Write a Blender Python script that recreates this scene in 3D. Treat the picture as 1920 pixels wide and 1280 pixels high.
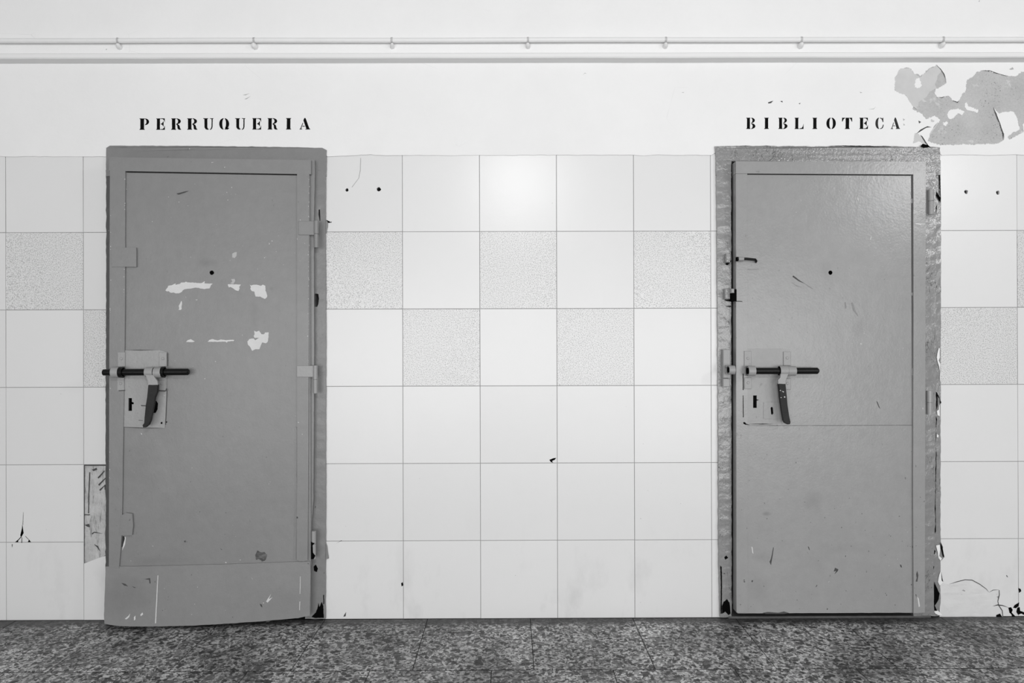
import bpy, bmesh, math, random
from mathutils import Vector, Matrix, noise
from mathutils.geometry import tessellate_polygon

random.seed(7)
for o in list(bpy.data.objects):
    bpy.data.objects.remove(o, do_unlink=True)
SC = bpy.context.scene
COL = SC.collection

# ------------------------------------------------------------------ camera
F_PX, DIST, CAM_H = 1280.0, 2.88, 1.162
YAW, PITCH, ROLL = -0.00333, 0.00167, 0.00281
CAM_R = Matrix.Rotation(YAW, 3, 'Z') @ Matrix.Rotation(PITCH, 3, 'X') @ Matrix.Rotation(ROLL, 3, 'Y')
CAM_P = Vector((0.0, -DIST, CAM_H))
cam = bpy.data.cameras.new('camera')
cam.sensor_width = 36.0
cam.lens = F_PX / 1920.0 * 36.0
cam.clip_start = 0.05
cam_o = bpy.data.objects.new('camera', cam)
COL.objects.link(cam_o)
cam_o.matrix_world = Matrix.Translation(CAM_P) @ (CAM_R @ Matrix.Rotation(math.pi / 2, 3, 'X')).to_4x4()
SC.camera = cam_o

# ------------------------------------------------------------------ light
SC.view_settings.view_transform = 'Standard'
SC.view_settings.look = 'None'
SC.view_settings.gamma = 1.0
SC.view_settings.use_curve_mapping = False
SC.view_settings.exposure = 0.0

world = bpy.data.worlds.new('corridor_ambient')
world.use_nodes = True
SC.world = world
bg = world.node_tree.nodes['Background']
bg.inputs[0].default_value = (1, 1, 1, 1)
bg.inputs[1].default_value = 0.345


def lamp(x, y, z, power, radius=0.13):
    l = bpy.data.lights.new('globe_lamp', 'POINT')
    l.energy = power
    l.shadow_soft_size = radius
    o = bpy.data.objects.new('globe_lamp', l)
    COL.objects.link(o)
    o.location = (x, y, z)


# a row of globe lamps along the middle of the corridor
lamp(0.08, -3.40, 2.62, 88)
lamp(3.70, -3.40, 2.62, 84)

# unseen broad fill added opposite the two doors to brighten the lower wall
fill = bpy.data.lights.new('added_front_fill', 'AREA')
fill.shape = 'RECTANGLE'
fill.size, fill.size_y = 8.0, 2.0
fill.energy = 262
fill_o = bpy.data.objects.new('added_front_fill', fill)
COL.objects.link(fill_o)
fill_o.location = (0.55, -6.6, 1.0)
fill_o.rotation_euler = (math.radians(90), 0, 0)

# ------------------------------------------------------------------ frames and pixels


class Frame:
    """A flat working plane: local x along it, local -y out of it, local z up."""

    def __init__(self, mat):
        self.m = mat
        self.mi = mat.inverted()

    def uw(self, px, py, d=0.0):
        """Local (x, z) of the photo point at height d in front of the plane."""
        ray = CAM_R @ Vector(((px - 960.0) / F_PX, 1.0, (640.0 - py) / F_PX))
        p = self.mi @ CAM_P
        r = self.mi.to_3x3() @ ray
        t = (-d - p.y) / r.y
        q = p + r * t
        return q.x, q.z


WALL = Frame(Matrix.Identity(4))
FRAME_D = 0.030
_h1 = WALL.uw(586, 700, 0.05)
DOOR1 = Frame(Matrix.Translation((_h1[0], -0.046, 0)) @ Matrix.Rotation(math.radians(4.6), 4, 'Z'))
DOOR2 = Frame(Matrix.Translation((WALL.uw(1735, 700, 0.05)[0], -0.050, 0)))

# ------------------------------------------------------------------ materials


class NT:
    def __init__(self, name):
        self.mat = bpy.data.materials.new(name)
        self.mat.use_nodes = True
        self.t = self.mat.node_tree
        self.b = self.t.nodes['Principled BSDF']
        g = self.t.nodes.new('ShaderNodeNewGeometry')
        self.pos = g.outputs['Position']

    def _in(self, sock, v):
        if hasattr(v, 'links'):
            self.t.links.new(v, sock)
        else:
            sock.default_value = v

    def map(self, scale=(1, 1, 1), loc=(0, 0, 0), rot=(0, 0, 0), src=None):
        n = self.t.nodes.new('ShaderNodeMapping')
        self.t.links.new(src or self.pos, n.inputs[0])
        n.inputs['Scale'].default_value = scale
        n.inputs['Location'].default_value = loc
        n.inputs['Rotation'].default_value = rot
        return n.outputs[0]

    def noise(self, scale, detail=3, rough=0.55, vec=None, dist=0.0):
        n = self.t.nodes.new('ShaderNodeTexNoise')
        self.t.links.new(vec or self.pos, n.inputs['Vector'])
        n.inputs['Scale'].default_value = scale
        n.inputs['Detail'].default_value = detail
        n.inputs['Roughness'].default_value = rough
        n.inputs['Distortion'].default_value = dist
        return n.outputs['Fac']

    def voronoi(self, scale, out='Color', vec=None, feature='F1', rnd=1.0):
        n = self.t.nodes.new('ShaderNodeTexVoronoi')
        n.feature = feature
        self.t.links.new(vec or self.pos, n.inputs['Vector'])
        n.inputs['Scale'].default_value = scale
        n.inputs['Randomness'].default_value = rnd
        return n.outputs[out]

    def math(self, op, a, b=0.0, c=None):
        n = self.t.nodes.new('ShaderNodeMath')
        n.operation = op
        self._in(n.inputs[0], a)
        self._in(n.inputs[1], b)
        if c is not None:
            self._in(n.inputs[2], c)
        return n.outputs[0]

    def rng(self, v, a, b, c=0.0, d=1.0):
        n = self.t.nodes.new('ShaderNodeMapRange')
        self._in(n.inputs[0], v)
        for i, q in enumerate((a, b, c, d)):
            n.inputs[i + 1].default_value = q
        return n.outputs[0]

    def mix(self, f, a, b):
        """Scalar mix."""
        n = self.t.nodes.new('ShaderNodeMix')
        self._in(n.inputs[0], f)
        self._in(n.inputs[2], a)
        self._in(n.inputs[3], b)
        return n.outputs[0]

    def rand(self):
        n = self.t.nodes.new('ShaderNodeObjectInfo')
        return n.outputs['Random']

    def sep(self, vec=None):
        n = self.t.nodes.new('ShaderNodeSeparateXYZ')
        self.t.links.new(vec or self.pos, n.inputs[0])
        return n.outputs

    def blob(self, cx, cz, rx, rz, soft=0.85, wob=0.35, axes=(0, 2)):
        """1 inside an irregular ellipse on a wall, 0 outside."""
        s = self.sep()
        dx = self.math('DIVIDE', self.math('SUBTRACT', s[axes[0]], cx), rx)
        dz = self.math('DIVIDE', self.math('SUBTRACT', s[axes[1]], cz), rz)
        r = self.math('SQRT', self.math('ADD', self.math('MULTIPLY', dx, dx), self.math('MULTIPLY', dz, dz)))
        w = self.math('MULTIPLY', self.math('SUBTRACT', self.noise(22, 3), 0.5), wob * 2)
        return self.rng(self.math('ADD', r, w), 1.0, 1.0 - soft)

    def bump(self, h, strength=0.2, dist=0.002, prev=None):
        n = self.t.nodes.new('ShaderNodeBump')
        n.inputs['Strength'].default_value = strength
        n.inputs['Distance'].default_value = dist
        self.t.links.new(h, n.inputs['Height'])
        if prev is not None:
            self.t.links.new(prev, n.inputs['Normal'])
        return n.outputs[0]

    def done(self, value, rough=0.5, normal=None, spec=0.5, metal=0.0):
        if hasattr(value, 'links'):
            c = self.t.nodes.new('ShaderNodeCombineColor')
            for i in range(3):
                self.t.links.new(value, c.inputs[i])
            self.t.links.new(c.outputs[0], self.b.inputs['Base Color'])
        else:
            self.b.inputs['Base Color'].default_value = (value, value, value, 1)
        self._in(self.b.inputs['Roughness'], rough)
        self.b.inputs['Specular IOR Level'].default_value = spec
        self.b.inputs['Metallic'].default_value = metal
        if normal is not None:
            self.t.links.new(normal, self.b.inputs['Normal'])
        return self.mat


def m_wallpaint():
    n = NT('white_wall_paint')
    v = n.math('ADD', 0.80, n.math('MULTIPLY', n.math('SUBTRACT', n.noise(2.6, 6, 0.65), 0.5), 0.10))
    # hairline crazing in the paint
    w = n.voronoi(5.5, 'Distance', n.map((1, 1, 1)), 'DISTANCE_TO_EDGE')
    crack = n.math('MULTIPLY', n.rng(w, 0.0045, 0.0), n.rng(n.noise(3.1, 2), 0.60, 0.68))
    v = n.math('SUBTRACT', v, n.math('MULTIPLY', crack, 0.16))
    b = n.bump(n.noise(9, 5, 0.6), 0.35, 0.006)
    b = n.bump(n.noise(55, 3), 0.18, 0.002, b)
    return n.done(v, 0.62, b, 0.35)


def m_bareplaster():
    n = NT('bare_grey_plaster')
    v = n.math('ADD', 0.47, n.math('MULTIPLY', n.math('SUBTRACT', n.noise(7, 4), 0.5), 0.22))
    v = n.math('ADD', v, n.math('MULTIPLY', n.math('SUBTRACT', n.noise(160, 3), 0.5), 0.14))
    spot = n.math('MULTIPLY', n.rng(n.noise(170, 2), 0.64, 0.69), n.rng(n.noise(8, 2), 0.45, 0.6))
    v = n.math('SUBTRACT', v, n.math('MULTIPLY', spot, 0.28))
    v = n.math('ADD', v, n.math('MULTIPLY', n.rng(n.noise(13, 5, 0.7), 0.60, 0.66), 0.12))
    b = n.bump(n.noise(60, 4), 0.5, 0.004)
    return n.done(v, 0.85, b, 0.2)


def m_tile(speck):
    n = NT('speckled_glazed_tile' if speck else 'white_glazed_tile')
    base = n.math('ADD', 0.715, n.math('MULTIPLY', n.math('SUBTRACT', n.rand(), 0.5), 0.03))
    base = n.math('ADD', base, n.math('MULTIPLY', n.math('SUBTRACT', n.noise(3.5, 4), 0.5), 0.04))
    if speck:
        s = n.rng(n.noise(270, 2, 0.6), 0.47, 0.68)
        base = n.math('SUBTRACT', n.math('SUBTRACT', base, 0.0), n.math('MULTIPLY', s, 0.42))
    z = n.sep()[2]
    smear = n.math('MULTIPLY', n.rng(n.noise(6, 5, 0.65, n.map((1, 1, 0.5))), 0.54, 0.74), n.rng(z, 0.50, 0.05))
    base = n.math('SUBTRACT', base, n.math('MULTIPLY', smear, 0.10))
    fleck = n.rng(n.noise(70, 1), 0.80, 0.83)
    base = n.math('SUBTRACT', base, n.math('MULTIPLY', fleck, 0.3))
    b = n.bump(n.noise(190, 2), 0.22, 0.0006)
    b = n.bump(n.noise(14, 2), 0.12, 0.002, b)
    return n.done(base, 0.30, b, 0.5)


def m_doorpaint(name, val, flecks, stains, lumpy=0.0, rough=0.36, dark=0.0, finebump=0.25, crazed=False):
    n = NT(name)
    v = n.math('MULTIPLY_ADD', n.math('SUBTRACT', n.noise(3.0, 4), 0.5), val * 0.16, val)
    v = n.math('MULTIPLY_ADD', n.math('SUBTRACT', n.noise(26, 5, 0.65), 0.5), val * 0.20, v)
    for (cx, cz, rx, rz, k) in stains:
        v = n.math('MULTIPLY', v, n.math('SUBTRACT', 1.0, n.math('MULTIPLY', n.blob(cx, cz, rx, rz), k)))
    # small chips down to the older pale coat
    f = n.math('MULTIPLY', n.rng(n.noise(75, 2), 0.755, 0.775), n.rng(n.noise(5, 2), 0.42, 0.62))
    v = n.mix(n.math('MULTIPLY', f, flecks), v, 0.72)
    # small dark knocks, more of them low down
    z = n.sep()[2]
    k = n.math('MULTIPLY', n.rng(n.noise(62, 3, 0.6, n.map((1, 1, 0.8), (3, 1, 7))), 0.715 - dark, 0.75 - dark), n.rng(z, 0.9, 0.1, 0.25, 1.0))
    v = n.mix(k, v, 0.03)
    if crazed:
        q = n.noise(9, 5, 0.6, n.map((1.6, 1, 0.55), (4, 2, 1)), 0.8)
        line = n.rng(n.math('ABSOLUTE', n.math('SUBTRACT', q, 0.5)), 0.007, 0.002)
        line = n.math('MULTIPLY', line, n.rng(n.noise(4.5, 2, 0.5, n.map((1, 1, 1), (9, 0, 3))), 0.50, 0.58))
        v = n.mix(n.math('MULTIPLY', line, 0.85), v, 0.02)
    b = n.bump(n.noise(130, 3), finebump, 0.0012)
    b = n.bump(n.noise(22, 4, 0.6, n.map((1, 1, 0.6))), 0.22, 0.004, b)
    if lumpy:
        b = n.bump(n.noise(85, 3, 0.55), lumpy, 0.0021, b)
    return n.done(v, rough, b, 0.75 if crazed else 0.38)


def m_plain(name, val, rough=0.5, nb=0.2, nscale=90, var=0.15, spec=0.5, dist=0.002):
    n = NT(name)
    v = n.math('MULTIPLY_ADD', n.math('SUBTRACT', n.noise(nscale * 0.4, 4), 0.5), val * var * 2, val)
    b = n.bump(n.noise(nscale, 4), nb, dist)
    return n.done(v, rough, b, spec)


def m_mortar():
    n = NT('scored_mortar')
    v = n.math('MULTIPLY_ADD', n.math('SUBTRACT', n.noise(24, 6, 0.7), 0.5), 0.5, 0.55)
    st = n.noise(16, 5, 0.7, n.map((5, 1, 0.7), rot=(0, 0.10, 0)))
    v = n.math('MULTIPLY', v, n.rng(st, 0.34, 0.46, 0.42, 1.0))
    b = n.bump(st, 0.9, 0.010)
    b = n.bump(n.noise(45, 5, 0.7), 0.6, 0.006, b)
    return n.done(v, 0.9, b, 0.2)


def m_floor():
    n = NT('worn_terrazzo')
    off = n.t.nodes.new('ShaderNodeVectorMath')
    off.operation = 'MULTIPLY_ADD'
    c = n.t.nodes.new('ShaderNodeCombineXYZ')
    r = n.rand()
    for i in range(3):
        n.t.links.new(r, c.inputs[i])
    n.t.links.new(c.outputs[0], off.inputs[0])
    off.inputs[1].default_value = (7.3, 5.1, 0)
    n.t.links.new(n.pos, off.inputs[2])
    pv = off.outputs[0]
    warp = n.t.nodes.new('ShaderNodeTexNoise')
    n.t.links.new(pv, warp.inputs['Vector'])
    warp.inputs['Scale'].default_value = 55
    add = n.t.nodes.new('ShaderNodeVectorMath')
    add.operation = 'MULTIPLY_ADD'
    n.t.links.new(warp.outputs['Color'], add.inputs[0])
    add.inputs[1].default_value = (0.016, 0.016, 0)
    n.t.links.new(pv, add.inputs[2])
    wv = add.outputs[0]

    def cells(scale, loc):
        v = n.t.nodes.new('ShaderNodeSeparateColor')
        n.t.links.new(n.voronoi(scale, 'Color', n.map((1, 1, 1), loc, src=wv)), v.inputs[0])
        return v.outputs[0]
    big = cells(62, (0, 0, 0))
    small = cells(118, (3, 1, 0))
    fine = cells(280, (1, 4, 0))
    v = n.math('MULTIPLY_ADD', fine, 0.13, 0.105)
    v = n.mix(n.rng(small, 0.56, 0.62), v, n.math('MULTIPLY_ADD', fine, 0.26, 0.26))
    v = n.mix(n.rng(small, 0.22, 0.18), v, 0.055)
    v = n.mix(n.rng(big, 0.13, 0.11), v, n.math('MULTIPLY_ADD', small, 0.05, 0.028))
    v = n.mix(n.rng(big, 0.90, 0.93), v, n.math('MULTIPLY_ADD', small, 0.06, 0.10))
    # walked-clean and grimy areas
    wear = n.rng(n.noise(2.6, 5, 0.62), 0.36, 0.66, 0.62, 1.75)
    v = n.math('MULTIPLY', v, wear)
    grime = n.rng(n.noise(6, 5, 0.65, n.map((1, 1.6, 1), (2, 5, 0))), 0.57, 0.66)
    v = n.mix(n.math('MULTIPLY', grime, 0.62), v, 0.045)
    # dirt swept up against the foot of the wall
    edge = n.math('ADD', n.sep()[1], n.math('MULTIPLY', n.math('SUBTRACT', n.noise(9, 4), 0.5), 0.09))
    v = n.mix(n.rng(edge, -0.085, -0.035, 0.0, 0.85), v, 0.055)
    v = n.math('MULTIPLY', v, n.math('MULTIPLY_ADD', r, 0.16, 0.92))
    b = n.bump(small, 0.25, 0.0012)
    return n.done(v, 0.55, b, 0.35)


def zz(px, py, d=0.05):
    return WALL.uw(px, py, d)


def stain(px, py, rx, ry, k):
    x, z = zz(px, py)
    return (x, z, rx * 0.00225, ry * 0.00225, k)


M = {}
M['paint'] = m_wallpaint()
M['plaster'] = m_bareplaster()
M['tile'] = m_tile(False)
M['speck'] = m_tile(True)
M['grout'] = m_plain('tile_grout', 0.30, 0.9, 0.4, 200)
M['masonry'] = m_plain('masonry', 0.12, 0.95, 0.5, 60)
M['mortar'] = m_mortar()
M['patch'] = m_plain('repair_plaster', 0.66, 0.7, 0.5, 40, 0.10, 0.3, 0.004)
ST1 = [stain(275, 870, 38, 70, 0.07), stain(340, 820, 20, 62, 0.05), stain(392, 494, 22, 10, 0.13),
       stain(480, 590, 10, 45, 0.06), stain(250, 1105, 60, 45, 0.13), stain(540, 1120, 60, 40, 0.06), stain(300, 1045, 70, 12, 0.08), stain(510, 541, 5, 5, 0.15)]
ST2 = [stain(1607, 481, 19, 23, 0.07), stain(1548, 508, 25, 25, 0.06), stain(1615, 608, 22, 26, 0.07),
       stain(1525, 938, 22, 22, 0.13), stain(1437, 963, 9, 5, 0.25), stain(1430, 1045, 22, 12, 0.12), stain(1420, 1100, 26, 30, 0.10),
       stain(1590, 1028, 60, 14, 0.05)]
M['d1'] = m_doorpaint('grey_gloss_paint_left', 0.225, 1.0, ST1)
M['d2'] = m_doorpaint('grey_gloss_paint_right', 0.300, 0.5, ST2, dark=0.03, rough=0.24, finebump=0.40)
M['f1'] = m_doorpaint('grey_frame_paint_left', 0.215, 0.8, [], 0.25, 0.34, 0.02)
M['f2'] = m_doorpaint('lumpy_frame_paint_right', 0.235, 0.6, [], 1.0, 0.20, 0.03, 0.25, True)
M['f2j'] = m_doorpaint('cracked_jamb_paint_right', 0.235, 0.6, [], 0.55, 0.24, 0.045, 0.35, True)
M['jamb_shade_scab'] = m_doorpaint('jamb_shade_and_scab_paint', 0.085, 0.8, [], 0.5, 0.4, 0.03)  # dark tone holds the ajar leaf's shadow on the jamb; shared with the paint scab
M['hw'] = m_doorpaint('painted_ironwork', 0.31, 0.5, [], 0.3, 0.36, 0.03)
M['chip'] = m_plain('chipped_pale_paint', 0.60, 0.5, 0.3, 60, 0.10)
M['chippale'] = m_plain('faded_pale_paint', 0.42, 0.5, 0.3, 60, 0.10)
M['iron'] = m_plain('black_worn_iron', 0.005, 0.36, 0.3, 70, 0.5, 0.22)
M['iron2'] = m_plain('dark_grey_iron', 0.018, 0.5, 0.35, 70, 0.4, 0.2)
M['black'] = m_plain('hollow_and_chip_black', 0.003, 0.9, 0.2, 50, 0.2, 0.03)  # chips and gaps; also painted dark for the shade inside guides and collars
M['scuff'] = m_plain('dark_scuff_and_edge_shade', 0.07, 0.7, 0.2, 50, 0.2, 0.2)
M['ink'] = m_plain('black_stencil_paint', 0.004, 0.7, 0.3, 60, 0.6, 0.06)
M['inkworn'] = m_plain('worn_stencil_paint', 0.03, 0.7, 0.4, 120, 0.9, 0.1)
M['floor'] = m_floor()
M['pipe'] = m_plain('white_pipe_paint', 0.76, 0.45, 0.3, 35, 0.04, 0.4, 0.003)
M['ledge'] = m_plain('white_ledge_paint', 0.78, 0.6, 0.4, 12, 0.03, 0.35, 0.005)
M['joint'] = m_plain('grimy_joint', 0.035, 0.9, 0.3, 80, 0.4, 0.1)
M['sill'] = m_plain('dark_cement', 0.10, 0.8, 0.5, 80, 0.4, 0.3)

# ------------------------------------------------------------------ mesh helpers


def link(name, me, mat, parent=None, frame=None, label=None):
    o = bpy.data.objects.new(name, me)
    COL.objects.link(o)
    if mat is not None and not me.materials:
        me.materials.append(mat)
    if parent is not None:
        o.parent = parent
    elif frame is not None:
        o.matrix_world = frame.m
    if label:
        o['label'] = label
    return o


def empty(name, frame, label, cat, kind=None, group=None):
    o = bpy.data.objects.new(name, None)
    o.empty_display_size = 0.1
    COL.objects.link(o)
    o.matrix_world = frame.m
    tag(o, label, cat, kind, group)
    return o


def tag(o, label, cat, kind=None, group=None):
    o['label'] = label
    o['category'] = cat
    if kind:
        o['kind'] = kind
    if group:
        o['group'] = group
    return o


def finish(bm, name, smooth=False):
    bmesh.ops.recalc_face_normals(bm, faces=bm.faces)
    me = bpy.data.meshes.new(name)
    bm.to_mesh(me)
    bm.free()
    if smooth:
        for p in me.polygons:
            p.use_smooth = True
        me.set_sharp_from_angle(angle=math.radians(40))
    return me


def add_prism(bm, loops, d0, d1, inset=0.0):
    """loops: list of (x, z) outlines, the first the outer one; spans d0..d1 in front of the plane."""
    loops = [list(l) for l in loops]
    tris = tessellate_polygon([[Vector((x, z, 0)) for x, z in l] for l in loops])
    flat = [p for l in loops for p in l]
    fr = [bm.verts.new((x, -d1, z)) for x, z in flat]
    bk = [bm.verts.new((x, -d0, z)) for x, z in flat]
    for t in tris:
        try:
            bm.faces.new([fr[i] for i in t])
            bm.faces.new([bk[i] for i in reversed(t)])
        except ValueError:
            pass
    k = 0
    for l in loops:
        n = len(l)
        for i in range(n):
            a, b = k + i, k + (i + 1) % n
            try:
                bm.faces.new((fr[a], fr[b], bk[b], bk[a]))
            except ValueError:
                pass
        k += n


def add_box(bm, x0, z0, x1, z1, d0, d1, bevel=0.0):
    vs = [bm.verts.new((x, -d, z)) for d in (d0, d1) for x, z in ((x0, z0), (x1, z0), (x1, z1), (x0, z1))]
    fs = [bm.faces.new([vs[i] for i in q]) for q in ((0, 1, 2, 3), (7, 6, 5, 4), (0, 4, 5, 1), (1, 5, 6, 2), (2, 6, 7, 3), (3, 7, 4, 0))]
    bmesh.ops.recalc_face_normals(bm, faces=fs)
    if bevel:
        es = [e for e in fs[1].edges]
        bmesh.ops.bevel(bm, geom=es, offset=bevel, segments=1, affect='EDGES', clamp_overlap=True)


def add_cyl(bm, p0, p1, r0, r1=None, seg=20, caps=True, inner=None):
    """Cylinder (or hollow tube when inner is given) between two local points."""
    r1 = r0 if r1 is None else r1
    p0, p1 = Vector(p0), Vector(p1)
    ax = (p1 - p0).normalized()
    a = ax.orthogonal().normalized()
    b = ax.cross(a)

    def ring(p, r):
        return [bm.verts.new(p + (a * math.cos(t) + b * math.sin(t)) * r) for t in (2 * math.pi * i / seg for i in range(seg))]
    A, B = ring(p0, r0), ring(p1, r1)

    def skin(P, Q):
        for i in range(seg):
            j = (i + 1) % seg
            bm.faces.new((P[i], P[j], Q[j], Q[i]))
    skin(A, B)
    if inner:
        C, D = ring(p0, inner), ring(p1, inner)
        nf = len(bm.faces)
        skin(C, D)
        bm.faces.ensure_lookup_table()
        for f in bm.faces[nf:]:
            f.material_index = 1
        skin(A, C)
        skin(B, D)
    elif caps:
        bm.faces.new(A)
        bm.faces.new(B)


def add_chain(bm, pts, radii, seg=16):
    """Swept round bar through points with given radii, closed at both ends."""
    pts = [Vector(p) for p in pts]
    rings = []
    up = Vector((0.13, 0.97, 0.21)).normalized()
    for i, p in enumerate(pts):
        t = (pts[min(i + 1, len(pts) - 1)] - pts[max(i - 1, 0)]).normalized()
        a = t.cross(up).normalized()
        b = t.cross(a)
        rings.append([bm.verts.new(p + (a * math.cos(q) + b * math.sin(q)) * radii[i]) for q in (2 * math.pi * k / seg for k in range(seg))])
    for P, Q in zip(rings, rings[1:]):
        for i in range(seg):
            j = (i + 1) % seg
            bm.faces.new((P[i], P[j], Q[j], Q[i]))
    bm.faces.new(rings[0])
    bm.faces.new(rings[-1])


def px_loop(fr, pts, d):
    return [fr.uw(x, y, d) for x, y in pts]


def rough(loop, step=0.012, amp=0.0015, seed=0, keep=None, hf=0.45):
    """Subdivide an outline and wobble it."""
    out = []
    n = len(loop)
    for i in range(n):
        a, b = loop[i], loop[(i + 1) % n]
        L = math.hypot(b[0] - a[0], b[1] - a[1])
        k = max(1, int(L / step))
        for j in range(k):
            t = j / k
            x, z = a[0] + (b[0] - a[0]) * t, a[1] + (b[1] - a[1]) * t
            if keep and keep(x, z):
                out.append((x, z))
                continue
            v = noise.noise_vector(Vector((x * 37 + seed, z * 37, seed * 1.7)))
            w = noise.noise_vector(Vector((x * 130 + seed, z * 130, seed * 0.7)))
            h = noise.noise_vector(Vector((x * 410 + seed, z * 410, seed * 2.1)))
            out.append((x + (v.x + w.x * 0.6 + h.x * hf) * amp, z + (v.y + w.y * 0.6 + h.y * hf) * amp))
    return out


def disc(cx, cz, r, n=12, seed=0, amp=0.0):
    out = []
    for i in range(n):
        t = 2 * math.pi * i / n
        q = r * (1 + amp * noise.noise(Vector((math.cos(t) * 1.5 + seed, math.sin(t) * 1.5, seed))))
        out.append((cx + q * math.cos(t), cz + q * math.sin(t)))
    return out


def poly(fr, name, pts, d0, d1, mat, parent, holes=(), label=None, wob=0.0, step=0.008, seed=0):
    lp = px_loop(fr, pts, d1)
    if wob:
        lp = rough(lp, step, wob, seed)
    bm = bmesh.new()
    add_prism(bm, [lp] + [list(h) for h in holes], d0, d1)
    return link(name, finish(bm, name), mat, parent, None if parent else fr, label)


def rect(fr, name, x0, y0, x1, y1, d0, d1, mat, parent, bevel=0.0015, label=None):
    (u0, w1), (u1, w0) = fr.uw(x0, y0, d1), fr.uw(x1, y1, d1)
    bm = bmesh.new()
    add_box(bm, u0, w0, u1, w1, d0, d1, bevel)
    return link(name, finish(bm, name), mat, parent, None if parent else fr, label)


def lumpy(fr, name, pts, d0, d1, mat, parent, step=0.012, amp=0.0025, seed=0, edge=0.002, label=None, holes=()):
    """A slab with hand-worn outline and uneven front: quad-ish grid cut from an axis-aligned outline."""
    lp = rough(px_loop(fr, pts, d1), step, edge, seed)
    bm = bmesh.new()
    add_prism(bm, [lp] + [list(h) for h in holes], d0, d1)
    front = [f for f in bm.faces if all(abs(v.co.y + d1) < 1e-6 for v in f.verts)]
    for _ in range(3):
        es = {e for f in front for e in f.edges if e.calc_length() > step * 1.6}
        if not es:
            break
        bmesh.ops.subdivide_edges(bm, edges=list(es), cuts=1, use_grid_fill=False)
        bmesh.ops.triangulate(bm, faces=[f for f in bm.faces if len(f.verts) > 4])
        front = [f for f in bm.faces if all(abs(v.co.y + d1) < 1e-6 for v in f.verts)]
    for v in {v for f in front for v in f.verts}:
        q = Vector((v.co.x * 30 + seed, seed, v.co.z * 30))
        v.co.y -= amp * (noise.noise(q) + 0.6 * noise.noise(q * 2.7))
    return link(name, finish(bm, name, True), mat, parent, None if parent else fr, label)


# ------------------------------------------------------------------ floor
floor = bpy.data.objects.new('floor', None)
bm = bmesh.new()
add_box(bm, -4.6, -0.12, 4.6, -0.0018, -0.30, 6.5)
floor = link('floor', finish(bm, 'floor'), M['joint'])
tag(floor, 'worn grey terrazzo floor of the corridor laid in square slabs', 'floor', 'structure')


def floor_at(px, py):
    ray = CAM_R @ Vector(((px - 960.0) / F_PX, 1.0, (640.0 - py) / F_PX))
    t = -CAM_P.z / ray.z
    return CAM_P + ray * t


y_seam = floor_at(960, 1255.5).y
SL = 0.432
x_a = floor_at(545, 1257).x
x_b = floor_at(455, 1270).x
rows = [(0.0, y_seam, x_a)]
for k in range(14):
    rows.append((y_seam - SL * k, y_seam - SL * (k + 1), x_b + (0.0 if k % 2 == 0 else x_a - x_b)))
slab_mesh = {}
for y1, y0, xo in rows:
    i0 = math.floor((-4.1 - xo) / SL)
    i1 = math.ceil((4.1 - xo) / SL)
    dep = round(y1 - y0, 4)
    if dep not in slab_mesh:
        bm = bmesh.new()
        add_box(bm, 0.0014, 0.0, SL - 0.0014, 0.022, 0.0030, dep - 0.0030)
        es = [e for e in bm.edges if all(v.co.z > 0.02 for v in e.verts)]
        bmesh.ops.bevel(bm, geom=es, offset=0.0008, segments=1, affect='EDGES')
        slab_mesh[dep] = finish(bm, 'slab')
    for i in range(i0, i1):
        o = link('slab', slab_mesh[dep], M['floor'], floor)
        o.location = (xo + i * SL, y1, -0.022 + random.uniform(-0.0004, 0.0004))

# ------------------------------------------------------------------ back wall
XL, XR, ZT = -4.1, 4.1, 3.5


def W(px, py, d=0.0):
    return WALL.uw(px, py, d)


plugs = [(650.5, 356, 3.0), (710, 354.5, 4.0), (1811.5, 359.5, 3.8), (1871, 361, 3.6)]
plug_loops = [disc(*W(x, y), r * 0.00225, 11, i + 1, 0.35) for i, (x, y, r) in enumerate(plugs)]
plug_deep = [disc(*W(x, y), r * 0.00225 * 1.15, 11, i + 1, 0.0) for i, (x, y, r) in enumerate(plugs)]

o1l, o1r, o1t = W(222, 640)[0], W(602, 640)[0], W(400, 318)[1]
o2l, o2r, o2t = W(1366, 640)[0], W(1722, 640)[0], W(1500, 300)[1]
bm = bmesh.new()
add_prism(bm, [[(XL, -0.02), (o1l, -0.02), (o1l, o1t), (o1r, o1t), (o1r, -0.02), (o2l, -0.02), (o2l, o2t), (o2r, o2t), (o2r, -0.02), (XR, -0.02), (XR, ZT), (XL, ZT)]] + plug_deep, -0.14, -0.010)
add_box(bm, XL, -0.02, XR, ZT, -0.26, -0.14)
wall = link('wall_back', finish(bm, 'wall_back'), M['masonry'])
tag(wall, 'white corridor wall with painted plaster above square glazed tiles', 'wall', 'structure')

# --- tiles: pixel grid of the joints (measured), turned into metres
PITCH_T = 0.32565
ROWZ = [CAM_H + 0.46884 - PITCH_T * k for k in range(5)]          # joints below rows 1..5
ztop = W(900, 286)[1]
ROWS = [(ROWZ[0], ztop)] + [(ROWZ[k + 1], ROWZ[k]) for k in range(4)] + [(0.0, ROWZ[4])]
xf1l, xf1r = W(198, 640)[0], W(611, 640)[0]
xf2l, xf2r = W(1344, 640)[0], W(1765, 640)[0]
xa = -2.1209
left_cols = [(xa - PITCH_T * (k + 1), xa - PITCH_T * k) for k in range(6)] + [(xa, -1.7947), (-1.7947, xf1l + 0.012)]
xm = [xf1r - 0.006, -0.4512, -0.1256, 0.1990, 0.5246, 0.8500, xf2l + 0.012]
mid_cols = list(zip(xm, xm[1:]))
xr0 = 2.1476
right_cols = [(xf2r - 0.010, xr0)] + [(xr0 + PITCH_T * k, xr0 + PITCH_T * (k + 1)) for k in range(5)]
SPECK = set()
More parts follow.
